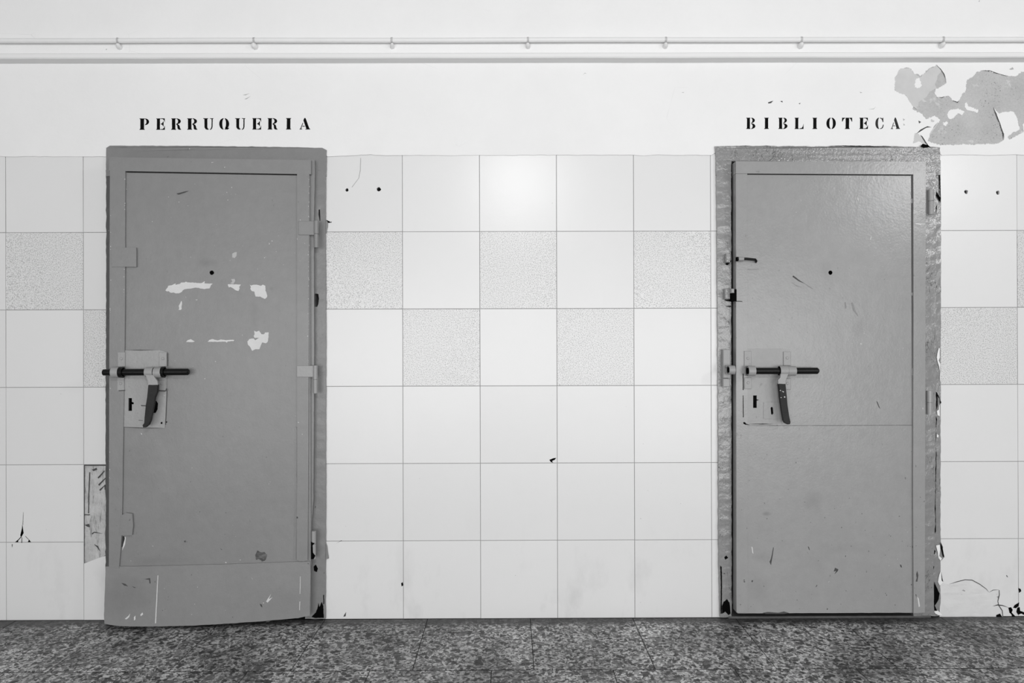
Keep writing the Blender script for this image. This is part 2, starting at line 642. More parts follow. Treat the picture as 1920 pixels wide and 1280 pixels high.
for r, cols in ((1, (6, 4)), (2, (5, 7, 3))):
    for c in cols:
        SPECK.add(('l', r, c))
SPECK |= {('m', 1, 0), ('m', 1, 2), ('m', 1, 4), ('m', 2, 1), ('m', 2, 3)}
SPECK |= {('r', 1, 1), ('r', 2, 0), ('r', 1, 3), ('r', 2, 2), ('r', 2, 4)}
J = 0.0011


def tile(zone, r, c, x0, x1, z0, z1, shape=None, holes=()):
    sp = (zone, r, c) in SPECK
    bm = bmesh.new()
    T = 0.0092
    cx, cz = (x0 + x1) / 2, (z0 + z1) / 2
    if shape or holes:
        lp = shape or [(x0 + J, z0 + J), (x1 - J, z0 + J), (x1 - J, z1 - J), (x0 + J, z1 - J)]
        add_prism(bm, [[(x - cx, z - cz) for x, z in lp]] + [[(x - cx, z - cz) for x, z in h] for h in holes], -T, 0.0)
        me = finish(bm, 'tile')
    else:
        add_box(bm, x0 + J - cx, z0 + J - cz, x1 - J - cx, z1 - J - cz, -T, 0.0, 0.0007)
        me = finish(bm, 'tile')
    o = link('tile', me, M['speck' if sp else 'tile'], wall)
    rnd = random.Random(hash((ord(zone), r, c)) & 0xffff)
    o.location = (cx, rnd.uniform(-0.0004, 0.0004), cz)
    o.rotation_euler = (math.radians(rnd.uniform(-0.22, 0.22)), 0, math.radians(rnd.uniform(-0.22, 0.22)))
    if sp:
        o['label'] = 'grey speckled tile'
    return o


mort = [(157, 871), (205, 871), (205, 1038), (198, 1041), (186, 1046), (172, 1052), (157, 1056)]
rep_px = [(1762, 1158), (1762, 1100), (1768, 1093), (1780, 1096), (1795, 1090), (1810, 1086), (1823, 1087), (1838, 1095), (1850, 1104), (1855, 1111),
          (1861, 1106), (1873, 1105), (1874, 1115), (1871, 1128), (1873, 1135), (1880, 1146), (1881, 1158)]
for zone, cols in (('l', left_cols), ('m', mid_cols), ('r', right_cols)):
    for r, (z0, z1) in enumerate(ROWS):
        for c, (x0, x1) in enumerate(cols):
            if zone == 'l' and c == 7 and r == 4:
                continue
            shape, holes = None, []
            if zone == 'l' and c == 7 and r == 5:
                zl, zr = W(157, 1056)[1], W(201, 1040)[1]
                shape = [(x0 + J, z0 + J), (x1 - J, z0 + J), (x1 - J, zr), ((x0 + x1) / 2 + 0.012, (zl + zr) / 2 + 0.006), (x0 + J, zl)]
            if zone == 'r' and c == 0 and r == 5:
                lp = px_loop(WALL, rep_px[1:-1], 0.0)
                shape = [(x0 + J, z1 - J), (x0 + J, lp[0][1])] + [(min(max(x, x0 + 2 * J), x1 - J), z) for x, z in lp[1:]]
                xe = W(1881, 1158)[0]
                shape += [(xe, z0 + J), (x1 - J, z0 + J), (x1 - J, z1 - J)]
                shape.reverse()
            if r == 0:
                if zone == 'm' and c == 0:
                    holes = plug_loops[:2]
                if zone == 'r' and c == 0:
                    holes = plug_loops[2:]
            tile(zone, r, c, x0, x1, z0, z1, shape, holes)

# grout behind the joints, open where the tile is missing and at the plug holes
gl = W(157, 871)[0]
zr0, zr1 = W(157, 871)[1], W(157, 1056)[1]
for nm, loop, hs in (
        ('grout', [(XL, 0), (xf1l + 0.012, 0), (xf1l + 0.012, W(200, 1041)[1]), (gl, W(157, 1057)[1]), (gl, zr0), (xf1l + 0.012, zr0), (xf1l + 0.012, ztop), (XL, ztop)], []),
        ('grout', [(xf1r - 0.006, 0), (xf2l + 0.012, 0), (xf2l + 0.012, ztop), (xf1r - 0.006, ztop)], plug_deep[:2]),
        ('grout', [(xf2r - 0.01, 0), (XR, 0), (XR, ztop), (xf2r - 0.01, ztop)], plug_deep[2:])):
    bm = bmesh.new()
    add_prism(bm, [loop] + hs, -0.0099, -0.0016)
    link(nm, finish(bm, nm), M['grout'], wall)
lumpy(WALL, 'mortar_bed', mort, -0.0098, -0.0060, M['mortar'], wall, 0.008, 0.0022, 3, 0.0008, 'bare scored mortar where a tile is missing')
lumpy(WALL, 'repair_patch', rep_px, -0.0095, -0.0006, M['patch'], wall, 0.010, 0.0016, 9, 0.0012, 'smeared plaster repair where a tile corner broke off')

# cracks and chips in the tiles: thin dark slivers lying in the glaze
D_M = 0.00035


def mark(fr, name, pts, d, mat, parent, label=None, wob=0.0006, seed=1, thick=0.0003):
    return poly(fr, name, pts, d - 0.0004, d + thick, mat, parent, (), label, wob, 0.0028, seed)


for pts in ([(38, 1003), (41, 990), (42, 982), (43, 990), (44, 999), (41, 1005), (39, 1007)],
            [(28, 1016), (33, 1012), (39, 1006), (40, 1007), (34, 1013), (34, 1016)],
            [(47, 1005), (48, 1005), (55, 1012), (58, 1016), (52, 1016), (54, 1012)],
            [(40.4, 1007), (41.2, 1007), (41.5, 1017), (40, 1017)],
            [(42.4, 982), (43.6, 960), (43.9, 960), (43.2, 984)],
            [(1030, 862), (1037, 859), (1043, 858), (1040, 862), (1035, 864), (1037, 867), (1033, 866)],
            [(752, 1093), (755, 1091), (756, 1097), (753, 1099)],
            [(612, 412), (620, 416), (622, 415), (621.5, 417), (616, 418), (612, 416)]):
    mark(WALL, 'chip', pts, D_M, M['black'], wall, 'dark chip in the tile glaze')
for pts in ([(1903, 1134), (1908, 1131), (1911, 1129), (1910, 1136), (1905, 1140), (1900, 1139)],
            [(1891, 1139), (1896, 1138), (1899, 1143), (1897, 1148), (1903, 1154), (1906, 1157), (1898, 1157), (1897, 1152), (1893, 1148)],
            [(1908, 1139), (1912, 1138), (1913, 1145), (1922, 1148), (1924, 1154), (1915, 1150), (1909, 1152), (1906, 1147)],
            [(1910, 1102), (1914, 1104), (1915, 1108), (1911, 1111)],
            [(1868, 1153), (1875, 1150), (1879, 1156), (1868, 1157)],
            [(1862, 1136), (1871, 1133), (1880, 1134), (1892, 1139), (1880, 1135.4), (1871, 1134.5)]):
    mark(WALL, 'crack', pts, D_M + 0.0006, M['black'], wall, 'dark crack through the broken corner tile')

# scored lines and painted recess-edge shade in the mortar; outline of the plaster repair
for k, pts in enumerate(([(167.5, 885), (169, 885), (167, 925), (166.5, 962), (165, 962), (165.6, 925)], [(157, 964), (168, 964), (168, 965.5), (157, 965.5)], [(172, 880), (180, 877), (182, 880), (175, 883)],
                         [(183, 895), (195, 882), (196, 883), (185, 897)], [(184, 908), (198, 895), (198, 897), (186, 910)], [(186, 918), (197, 908), (197.5, 918), (196, 918), (195.6, 911), (188, 919.5)],
                         [(159, 984), (166, 982), (168, 988), (163, 987)], [(172, 1000), (176, 997), (192, 1000), (176, 998.5), (173, 1002)], [(157, 871), (200, 870.4), (200, 873), (157, 873)],
                         [(157, 873), (158.6, 873), (158.2, 1055), (157, 1056)], [(176, 1020), (183, 1024), (188, 1034), (182, 1026)], [(158, 1055), (178, 1050), (198, 1040.5), (198, 1042), (178, 1052), (158, 1056.5)])):
    mark(WALL, 'score_and_shade_line', pts, -0.0032, M['scuff'], wall, None, 0.0008, k, 0.0008)
for k, pts in enumerate(([(1780, 1095), (1795, 1089.6), (1810, 1086), (1823, 1086.6), (1838, 1094.6), (1850, 1103.6), (1855, 1110.6), (1850, 1104.8), (1838, 1096), (1823, 1088), (1810, 1087.2), (1795, 1090.8)],
                         [(1873.4, 1106), (1874.2, 1106), (1874.6, 1115), (1871.6, 1127), (1873.4, 1134), (1880, 1144), (1881, 1156), (1880, 1156), (1879, 1145), (1872.5, 1135), (1870.6, 1127), (1873.6, 1115)],
                         [(1855, 1110), (1862, 1105.5), (1873, 1105), (1862, 1106.4)])):
    mark(WALL, 'crack', pts, 0.0012, M['scuff'], wall, None, 0.0003, k)
# hairline cracks in glaze
for k, pts in enumerate(([(676, 296), (676.6, 296), (676, 318), (673, 334), (660, 351), (659.5, 350.6), (672.4, 334), (675.2, 318)], [(1887, 1078), (1888, 1078), (1890, 1082), (1888, 1081)],
                         [(630, 1019), (640, 1012.5), (641, 1013.5), (637, 1015)], [(645, 1153), (649, 1147), (648, 1155), (644, 1156)], [(22, 1020), (24, 1020), (23, 1026), (22.4, 1025)])):
    mark(WALL, 'hairline', pts, 0.0002, M['grout'] if k == 0 else M['scuff'], wall, None, 0.0003, k)

# --- plaster zone above the tiles
top_y = 40
def strip(pxs, py, seed, amp=1.6):
    return [(x, py(x) + amp * noise.noise(Vector((x * 0.031, seed, 0))) + amp * 0.5 * noise.noise(Vector((x * 0.13, seed, 3)))) for x in pxs]


def edge_y(x):
    if x < 205:
        return 292.5
    if x < 605:
        return 285
    if x < 700:
        return 293 - (x - 605) / 95 * 4
    if x < 1340:
        return 290
    if x < 1760:
        return 284
    return 289.5


xs = list(range(-880, 2800, 9))
# no plaster where the frames stand: notch around both door heads
def coat_outline(y_of, d, seed, notch1, notch2):
    pts = []
    for x in xs:
        y = y_of(x)
        pts.append((x, y + 1.4 * noise.noise(Vector((x * 0.031, seed, 0))) + 0.9 * noise.noise(Vector((x * 0.13, seed, 3)))))
    loop = []
    for x, y in pts:
        if 205 < x < 606:
            y = notch1(x)
        elif 1344 < x < 1758:
            y = notch2(x)
        loop.append(WALL.uw(x, y, d))
    return [(XL, ZT)] + [(XL, loop[0][1])] + [p for p in loop if XL < p[0] < XR] + [(XR, loop[-1][1]), (XR, ZT)]


n1 = lambda x: 283
n2 = lambda x: 283
bm = bmesh.new()
add_prism(bm, [coat_outline(edge_y, 0.002, 3.3, n1, n2)], -0.0099, 0.0022)
link('plaster_base', finish(bm, 'plaster_base'), M['plaster'], wall)


def Z(lst):                      # outline read off a magnified crop of the top right corner
    return [(1420 + x / 3.764, 40 + y / 3.764) for x, y in lst]


peel = Z([(1010, 335), (1050, 330), (1080, 335), (1105, 370), (1130, 376), (1150, 390), (1165, 380), (1185, 365), (1215, 330), (1262, 305), (1300, 345), (1325, 385),
          (1335, 430), (1300, 455), (1265, 470), (1250, 500), (1265, 535), (1300, 540), (1330, 525), (1355, 530), (1375, 560), (1415, 572), (1430, 545), (1440, 530),
          (1475, 490), (1480, 410), (1525, 395), (1550, 360), (1590, 345), (1640, 348), (1700, 370), (1760, 385), (1830, 390), (1850, 365), (1882, 350), (1990, 320),
          (2090, 350), (2160, 470), (2130, 610), (2040, 690), (1920, 700), (1872, 735), (1882, 785), (1840, 800), (1775, 835), (1760, 815), (1800, 790), (1850, 765), (1830, 690), (1810, 640),
          (1750, 635), (1705, 650), (1665, 605), (1690, 660), (1715, 730), (1740, 800), (1735, 835), (1700, 862), (1560, 868), (1400, 870), (1310, 874),
          (1240, 862), (1205, 840), (1215, 790), (1250, 745), (1280, 712), (1285, 690), (1250, 665), (1220, 680), (1195, 690), (1150, 650), (1100, 622), (1105, 600),
          (1090, 570), (1060, 530), (1015, 510), (975, 490), (970, 400), (985, 375)])
isl = [Z([(1120, 405), (1135, 398), (1155, 425), (1165, 455), (1145, 470), (1120, 465), (1108, 445)]),
       Z([(1340, 650), (1370, 622), (1420, 620), (1460, 640), (1445, 662), (1415, 650), (1385, 680), (1350, 692)]),
       Z([(1468, 580), (1480, 572), (1492, 595), (1520, 612), (1560, 625), (1552, 642), (1500, 632), (1470, 622), (1460, 600)]),
       Z([(1310, 712), (1330, 705), (1345, 722), (1330, 738), (1312, 730)])]
DP = 0.0042
peel_l = rough(px_loop(WALL, peel, DP), 0.0022, 0.0052, 4, None, 0.8)
bm = bmesh.new()
add_prism(bm, [coat_outline(lambda x: edge_y(x) + 0.8, DP, 3.3, n1, n2), peel_l], 0.0022, DP)
link('paint_coat', finish(bm, 'paint_coat'), M['paint'], wall)
for i, l in enumerate(isl):
    bm = bmesh.new()
    add_prism(bm, [rough(px_loop(WALL, l, DP), 0.0024, 0.0042, i + 11, None, 0.9)], 0.0020, DP - 0.0004)
    link('paint_remnant', finish(bm, 'paint_remnant'), M['paint'], wall)
# a second, thinner old coat left at the upper left of the peeled area
old = Z([(1005, 330), (1080, 330), (1110, 375), (1150, 395), (1190, 362), (1262, 300), (1310, 350), (1275, 380), (1258, 440), (1262, 470), (1215, 500), (1185, 540), (1140, 570), (1135, 600), (1095, 580), (1050, 530), (965, 500), (960, 390)])
M['oldcoat'] = m_plain('old_pale_coat', 0.56, 0.8, 0.3, 60, 0.10, 0.2)
bm = bmesh.new()
add_prism(bm, [rough(px_loop(WALL, old, 0.003), 0.004, 0.005, 21)], 0.0020, 0.0030)
link('old_coat', finish(bm, 'old_coat'), M['oldcoat'], wall)
# dark crack lines along the loose edges
for pts in (Z([(1262, 305), (1300, 340), (1322, 375), (1330, 430), (1325, 400), (1317, 375), (1297, 342)]),
            Z([(1665, 605), (1690, 655), (1718, 730), (1740, 795), (1735, 835), (1733, 800), (1711, 730), (1684, 660)]),
            Z([(1580, 346), (1640, 346), (1700, 366), (1768, 390), (1700, 370), (1640, 350)]),
            Z([(1265, 535), (1300, 542), (1330, 527), (1300, 536)]),
            Z([(1120, 795), (1150, 765), (1200, 740), (1230, 745), (1195, 750), (1160, 772)]),
            Z([(1375, 560), (1415, 574), (1428, 552), (1415, 568)]),
            Z([(1150, 800), (1185, 860), (1210, 880), (1190, 850), (1165, 810)])):
    mark(WALL, 'crack', pts, DP + 0.0002, M['scuff'], wall, 'dark crack at the edge of the flaking paint', 0.0008)
# flaked spots and hairlines in the wall paint
for k, pts in enumerate(([(1440, 192), (1445, 190), (1450, 188.5), (1446, 193), (1441, 194)], [(1463, 190), (1467, 189), (1468, 192), (1465, 191)], [(1497, 194), (1501, 192.5), (1500, 195)],
                         [(1612, 172), (1617, 173.5), (1614, 174.5)], [(1628, 205), (1638, 203.5), (1642, 200), (1638, 204.5)], [(198, 92), (201, 91.5), (199, 94)],
                         [(1093, 140), (1097, 136), (1100, 138), (1097, 137)], [(1278, 173), (1283, 172.5), (1281, 174)], [(1693, 222), (1697, 224), (1694, 226.5)], [(1694, 231), (1697, 234), (1694, 235)],
                         [(1722, 226), (1727, 228.5), (1723, 231)], [(1835, 2), (1838, 0), (1836, 4)], [(455, 178), (468, 175), (460, 178.6)], [(458, 186), (470, 180), (462, 186)],
                         [(1892, 130), (1899, 126), (1901, 130), (1896, 131)])):
    mark(WALL, 'flake', pts, DP + 0.0002, M['scuff'] if k in (0, 1, 2, 10) else M['chippale'], wall, None, 0.0008, k)
for k, pts in enumerate((Z([(1110, 790), (1140, 795), (1170, 830), (1195, 862), (1165, 862), (1135, 845), (1100, 860), (1105, 815)]), Z([(1050, 520), (1085, 525), (1120, 580), (1130, 620), (1100, 600), (1070, 560)]), Z([(1225, 690), (1250, 700), (1240, 712), (1222, 705)]),
                         Z([(1140, 710), (1155, 712), (1148, 722)]), Z([(1270, 715), (1278, 718), (1230, 790), (1218, 800), (1225, 780)]))):
    mark(WALL, 'flake', pts, DP + 0.0001, M['oldcoat'], wall, None, 0.0028, k + 60)
# blistered paint flake between the doors
lp = px_loop(WALL, [(852, 264), (857, 259), (864, 258), (872, 262), (873, 267), (866, 272), (860, 276), (854, 270)], DP + 0.001)
bm = bmesh.new()
add_prism(bm, [rough(lp, 0.006, 0.001, 5)], DP - 0.0003, DP + 0.0009)
link('paint_blister', finish(bm, 'paint_blister'), M['paint'], wall)

# ------------------------------------------------------------------ ledge and conduit
LD = 0.052
zl0, zl1 = W(960, 108.2, LD)[1], W(960, 98.0, LD)[1]
n = 150
bm = bmesh.new()
ringp = []
for i in range(n + 1):
    x = XL + (XR - XL) * i / n
    a = 0.0016 * noise.noise(Vector((x * 2.2, 1, 0))) + 0.0010 * noise.noise(Vector((x * 9, 4, 0)))
    b = 0.0016 * noise.noise(Vector((x * 3.1, 9, 0)))
    sec = [(0.003, zl0 - 0.002), (LD + b - 0.004, zl0 + a), (LD + b, zl0 + a + 0.004), (LD + b - 0.002, zl1 + 0.3 * a - 0.003), (LD + b - 0.006, zl1 + 0.3 * a), (0.003, zl1 + 0.004)]
    ringp.append([bm.verts.new((x, -d, z)) for d, z in sec])
for A, B in zip(ringp, ringp[1:]):
    for k in range(6):
        bm.faces.new((A[k], A[(k + 1) % 6], B[(k + 1) % 6], B[k]))
bm.faces.new(ringp[0])
bm.faces.new(ringp[-1])
ledge = link('trim_1', finish(bm, 'trim_1', True), M['ledge'])
tag(ledge, 'white painted ledge running along the wall just below the conduit', 'ledge', 'structure')

pd = 0.021
zp = W(960, 75.2, pd)[1]
pr = 0.0105
pipe = empty('conduit_pipe', Frame(Matrix.Translation((0, 0, zp))), 'thin white painted conduit pipe clipped along the wall above the ledge', 'pipe')
bm = bmesh.new()
seg, n = 14, 120
rings = []
for i in range(n + 1):
    x = XL + (XR - XL) * i / n
    dz = 0.0016 * noise.noise(Vector((x * 1.3, 5, 0)))
    dy = 0.0012 * noise.noise(Vector((x * 1.1, 8, 0)))
    rings.append([bm.verts.new((x, -pd + dy + pr * math.cos(t), dz + pr * math.sin(t))) for t in (2 * math.pi * k / seg for k in range(seg))])
for A, B in zip(rings, rings[1:]):
    for k in range(seg):
        bm.faces.new((A[k], A[(k + 1) % seg], B[(k + 1) % seg], B[k]))
bm.faces.new(rings[0])
bm.faces.new(rings[-1])
link('tube', finish(bm, 'tube', True), M['pipe'], pipe)
for i, cx in enumerate((222, 477, 735, 990, 1248, 1502, 1767, -35, 2022)):
    u = W(cx, 82, pd)[0]
    bm = bmesh.new()
    wdt = 0.0085
    # strap over the pipe, with a foot and a painted-over screw below it
    prof = []
    for k in range(11):
        t = math.radians(-100 + 180 * k / 10)
        prof.append((pd + (pr + 0.0014) * math.cos(t), (pr + 0.0014) * math.sin(t)))
    prof = [(0.0045, -0.022), (pd - 0.010, -0.019), (pd - 0.004, -pr - 0.004)] + prof
    back = [(d - 0.002, z) for d, z in prof]
    A = [bm.verts.new((u - wdt / 2, -d, z)) for d, z in prof]
    B = [bm.verts.new((u + wdt / 2, -d, z)) for d, z in prof]
    for k in range(len(prof) - 1):
        bm.faces.new((A[k], A[k + 1], B[k + 1], B[k]))
    bmesh.ops.solidify(bm, geom=bm.faces[:], thickness=0.0012)
    cl = link('clip', finish(bm, 'clip', True), M['pipe'], pipe)
    bm = bmesh.new()
    rr = random.Random(i)
    u = W(cx, 84, 0.018)[0]
    pts = [(u, -0.004, -0.0215), (u, -0.016, -0.0205), (u + rr.uniform(-.002, .002), -0.026, -0.0190), (u + rr.uniform(-.002, .002), -0.031, -0.0180)]
    q = rr.uniform(0.85, 1.15)
    add_chain(bm, pts, [0.0110 * q, 0.0105 * q, 0.0085 * q, 0.0035], 7)
    link('screw_blob', finish(bm, 'screw_blob', True), M['pipe'], cl)

# ------------------------------------------------------------------ door frames
FD = 0.012
trim2 = empty('trim_2', WALL, 'grey painted frame around the left door under the word PERRUQUERIA', 'door frame', 'structure')
lumpy(WALL, 'frame_head', [(199, 277), (206, 273), (300, 273), (420, 274), (530, 275.5), (604, 277), (612, 281), (611, 330), (199, 330), (199, 300)], -0.05, FD, M['f1'], trim2, 0.014, 0.0015, 1, 0.0013)
lumpy(WALL, 'jamb', [(199, 318), (228, 318), (228, 1160), (197.5, 1160), (198, 800), (199, 500)], -0.05, FD - 0.006, M['jamb_shade_scab'], trim2, 0.014, 0.0022, 2, 0.0022)  # left jamb coloured dark for the shadow of the ajar leaf
slot1 = px_loop(WALL, [(589, 552), (592, 550), (597, 551), (598, 560), (597, 570), (595, 575), (591, 575), (590, 567), (588.5, 562), (590, 558)], FD)
slot2 = px_loop(WALL, [(597.3, 393), (600, 392.5), (600.6, 402), (600.8, 414), (599.4, 414), (597, 402)], FD)
lumpy(WALL, 'jamb', [(575, 318), (610.5, 318), (610, 420), (611, 640), (610.5, 900), (610, 1160), (572, 1160), (572, 800)], -0.05, FD + 0.0006, M['f1'], trim2, 0.014, 0.0016, 5, 0.0010, None, (slot1, slot2))
for pts in ([(609, 413), (614, 415), (614, 424), (612, 436), (609, 439)], [(609, 1012), (613, 1024), (616, 1047), (612, 1048), (609, 1050)]):
    poly(WALL, 'paint_flap', pts, 0.0, FD - 0.004, M['f1'], trim2, wob=0.001)
for pts in ([(595, 1140), (597, 1130), (599, 1138), (603, 1128), (606, 1136), (607, 1158), (590, 1158), (584, 1156), (592, 1148)], [(606, 1115), (607.5, 1115), (607.5, 1132), (606, 1132)],
            [(588, 1062), (592, 1058), (596, 1066), (594, 1072), (589, 1070)]):
    mark(WALL, 'rot', pts, FD + 0.003, M['black'], trim2, 'blackened rotten foot of the jamb', 0.0012)

trim3 = empty('trim_3', WALL, 'lumpy grey painted frame around the right door under the word BIBLIOTECA', 'door frame', 'structure')
lumpy(WALL, 'frame_head', [(1340, 274), (1400, 273), (1500, 274), (1590, 273.5), (1700, 275), (1763, 276), (1763, 328), (1380, 328), (1380, 302), (1371, 302), (1371, 328), (1343, 328), (1343, 292)], -0.05, FD, M['f2'], trim3, 0.010, 0.0026, 7, 0.0018)
lumpy(WALL, 'jamb', [(1343, 322), (1371.0, 322), (1371.2, 700), (1372.0, 1157), (1350, 1157), (1348, 1050), (1346.5, 700), (1344.5, 430)], -0.05, FD + 0.0006, M['f2j'], trim3, 0.011, 0.0022, 8, 0.0016)
lumpy(WALL, 'jamb', [(1706, 322), (1755, 322), (1755, 700), (1754, 880), (1753, 1000), (1750, 1060), (1752, 1154), (1712, 1157), (1708, 700)], -0.05, FD + 0.002, M['f2j'], trim3, 0.010, 0.0024, 10, 0.0022)
lumpy(WALL, 'jamb_edge', [(1750, 300), (1763.5, 300), (1764.5, 400), (1764, 640), (1763.5, 900), (1763.5, 1015), (1768, 1025), (1770, 1045), (1763, 1052), (1764, 1075), (1763, 1095), (1764, 1130), (1758, 1155), (1748, 1155)], -0.05, 0.0040, M['f2j'], trim3, 0.010, 0.002, 12, 0.0014)
# flaked corner: pale plaster chips and black gaps along the right jamb
for k, pts in enumerate(([(1760, 652), (1762, 653), (1762, 670), (1760, 676), (1763, 682), (1763, 700), (1761.5, 690), (1758, 678), (1756.5, 670), (1758, 660)],
                         [(1757, 770), (1760, 768), (1761, 758), (1762, 760), (1762, 780), (1758, 778)],
                         [(1757, 813), (1760, 816), (1759, 820), (1756.5, 819)],
                         [(1755, 1022), (1762, 1021), (1763, 1030), (1761, 1042), (1766, 1046), (1764, 1051), (1760, 1046), (1758, 1034)],
                         [(1761, 1078), (1764, 1070), (1765, 1085), (1768, 1092), (1762, 1097), (1759, 1090)],
                         [(1751, 1146), (1758, 1144), (1764, 1149), (1767, 1153), (1760, 1153), (1754, 1150)],
                         [(1764, 700), (1763, 716), (1762.3, 712), (1763, 696)])):
    mark(WALL, 'paint_chip', pts, 0.0075, M['paint'], trim3, 'white chip of bare plaster', 0.0008, k)
for k, pts in enumerate(([(1757, 292), (1760, 300), (1762, 312), (1763, 340), (1764, 372), (1762.6, 372), (1761, 340), (1759.5, 312)], [(1755, 306), (1757.5, 310), (1757, 322), (1755.5, 332), (1754.5, 318)],
                         [(1746, 340), (1749, 350), (1754, 356), (1760, 366), (1764, 372), (1763, 380), (1756, 368), (1748, 353)],
                         [(1752, 379), (1757, 385), (1756, 400), (1750, 410), (1747, 416), (1752, 404), (1755, 392)],
                         [(1755, 734), (1757, 735), (1760, 742), (1764, 752), (1765, 754), (1763, 758), (1762, 748), (1758, 742), (1758, 760), (1755.5, 770), (1756, 748)],
                         [(1755, 780), (1757, 785), (1755.5, 800), (1754.5, 840), (1756, 850), (1755, 905), (1753.5, 900), (1754, 840)],
                         [(1753, 905), (1754.5, 905), (1754.5, 960), (1755, 996), (1753, 1000), (1752.5, 950)],
                         [(1763, 1016), (1767, 1024), (1771, 1045), (1768, 1043), (1765, 1030)],
                         [(1749, 1029), (1754, 1032), (1752, 1039), (1749, 1036)],
                         [(1747, 1061), (1752, 1062), (1750, 1068), (1747, 1066)],
                         [(1765, 1072), (1768, 1090), (1766, 1088)],
                         [(1752, 1090), (1756, 1100), (1762, 1112), (1760, 1124), (1753, 1135), (1757, 1145), (1753, 1144), (1745, 1134), (1740, 1136), (1746, 1128), (1752, 1115)])):
    mark(WALL, 'gap', pts, 0.0085, M['black'], trim3, 'dark gap where the paint has broken away', 0.0012, k)
for k, pts in enumerate(([(1351, 1060), (1353.5, 1062), (1354, 1100), (1353, 1150), (1351, 1150), (1352, 1100)],
                         [(1357, 1128), (1363, 1123), (1368, 1130), (1370, 1150), (1366, 1153), (1360, 1146), (1354, 1150), (1354, 1136)],
                         [(1358, 1045), (1362, 1041), (1365, 1046), (1360, 1049)],
                         [(1555, 273), (1600, 272.6), (1640, 273.6), (1690, 273.6), (1640, 274.8), (1590, 274)],
                         [(1730, 269), (1740, 272), (1745, 276), (1732, 277), (1726, 274)])):
    mark(WALL, 'gap', pts, FD + 0.003, M['black'], trim3, 'dark gap where the paint has broken away', 0.0012, k + 30)
# sill under the right door
bm = bmesh.new()
u0, u1 = W(1364, 1150)[0], W(1742, 1150)[0]
add_box(bm, u0, 0.0, u1, 0.010, -0.10, 0.016, 0.003)
link('threshold', finish(bm, 'threshold'), M['sill'], trim3)

# ------------------------------------------------------------------ ironwork helpers


def hinge(fr, parent, x0, x1, y0, y1, ysplit, d, mat, plate=None, name='hinge'):
    """Two-part barrel on a pin, with a leaf plate on the door."""
    bm = bmesh.new()
    r = (x1 - x0) / 2 * 0.0022
    ux = fr.uw((x0 + x1) / 2, ysplit, d)[0]
    za, zs, zb = fr.uw(x0, y0, d)[1], fr.uw(x0, ysplit, d)[1], fr.uw(x0, y1, d)[1]
    add_cyl(bm, (ux, -d, za), (ux, -d, zs + 0.0008), r, r, 18)
    add_cyl(bm, (ux, -d, zs - 0.0008), (ux, -d, zb), r * 0.97, r * 0.94, 18)
    add_cyl(bm, (ux, -d, za - 0.003), (ux, -d, zb + 0.003), r * 0.6, r * 0.6, 10)
    o = link(name, finish(bm, name, True), mat, parent)
    if plate:
        (u0, w1), (u1, w0) = fr.uw(plate[0], plate[1], plate[4]), fr.uw(plate[2], plate[3], plate[4])
        bm = bmesh.new()
        add_box(bm, u0, w0, u1, w1, plate[4] - 0.0055, plate[4], 0.0012)
        link('hinge_plate', finish(bm, 'hinge_plate'), mat, o)
    return o


def sleeve(fr, parent, x0, x1, yc, d, R, ri, mat, feet=None, dplate=0.004, name='bolt_guide'):
    """Hollow guide on two riveted feet; x0,x1 are the ends of its front, yc its axis."""
    bm = bmesh.new()
    u0, u1 = fr.uw(x0, yc, d + R * 0.6)[0], fr.uw(x1, yc, d + R * 0.6)[0]
    w = fr.uw((x0 + x1) / 2, yc, d + R * 0.5)[1]
    add_cyl(bm, (u0, -d, w), (u1, -d, w), R, R, 24, inner=ri)
    # web down to the plate
    add_box(bm, u0 + 0.002, w - R * 0.98, u1 - 0.002, w - R * 0.62, 0.0, d)
    add_box(bm, u0 + 0.002, w + R * 0.62, u1 - 0.002, w + R * 0.98, 0.0, d)
    if feet:
        for (fx0, fy0, fx1, fy1) in feet:
            (a0, b1), (a1, b0) = fr.uw(fx0, fy0, dplate + 0.004), fr.uw(fx1, fy1, dplate + 0.004)
            add_box(bm, a0, b0, a1, b1, 0.0, dplate + 0.004, 0.0014)
    o = link(name, finish(bm, name, True), mat, parent)
    o.data.materials.append(M['black'])  # black lining put in for the shade inside the guide
    if feet:
        for (fx0, fy0, fx1, fy1) in feet:
            c = fr.uw((fx0 + fx1) / 2, fy0 * 0.55 + fy1 * 0.45, dplate + 0.004)
            bm = bmesh.new()
            add_cyl(bm, (c[0], -dplate - 0.0035, c[1]), (c[0], -dplate - 0.0062, c[1]), 0.0068, 0.0045, 12)
            link('rivet', finish(bm, 'rivet', True), mat, o)
    return o, w


# ------------------------------------------------------------------ left door, standing ajar
d1 = empty('door_1', DOOR1, 'grey iron door standing ajar on the left, scraped patches on its face', 'door', 'structure')
A = DOOR1
ST = 0.0075
peep1 = disc(*A.uw(397, 511, 0), 4.2 * 0.00217, 12, 2, 0.15)
key1 = px_loop(A, [(241, 746), (247.5, 746), (247.5, 753), (251.5, 755), (250, 758), (247.5, 757.5), (247.5, 770), (240.7, 770)], 0.003)
gap1 = px_loop(A, [(228.5, 1006), (234.5, 1004), (235.5, 1010), (233, 1022), (228, 1026), (227, 1018)], 0.0)
zbL = lambda x: 1172 - max(0.0, x - 300) * 0.052
bm = bmesh.new()
zt = A.uw(590, 300, 0)[1]
uL, uR = A.uw(207, 640, 0)[0], A.uw(582, 640, 0)[0]
zb = A.uw(400, 1160, 0)[1]
zt1, zt2 = A.uw(204, 323.0, 0)[1], A.uw(583, 329.2, 0)[1]
add_prism(bm, [[(uL, zb), (uR, zb), (uR, zt2), (uL, zt1)], peep1, key1, gap1], -0.003, 0.0)
link('leaf_panel', finish(bm, 'leaf_panel'), M['d1'], d1)
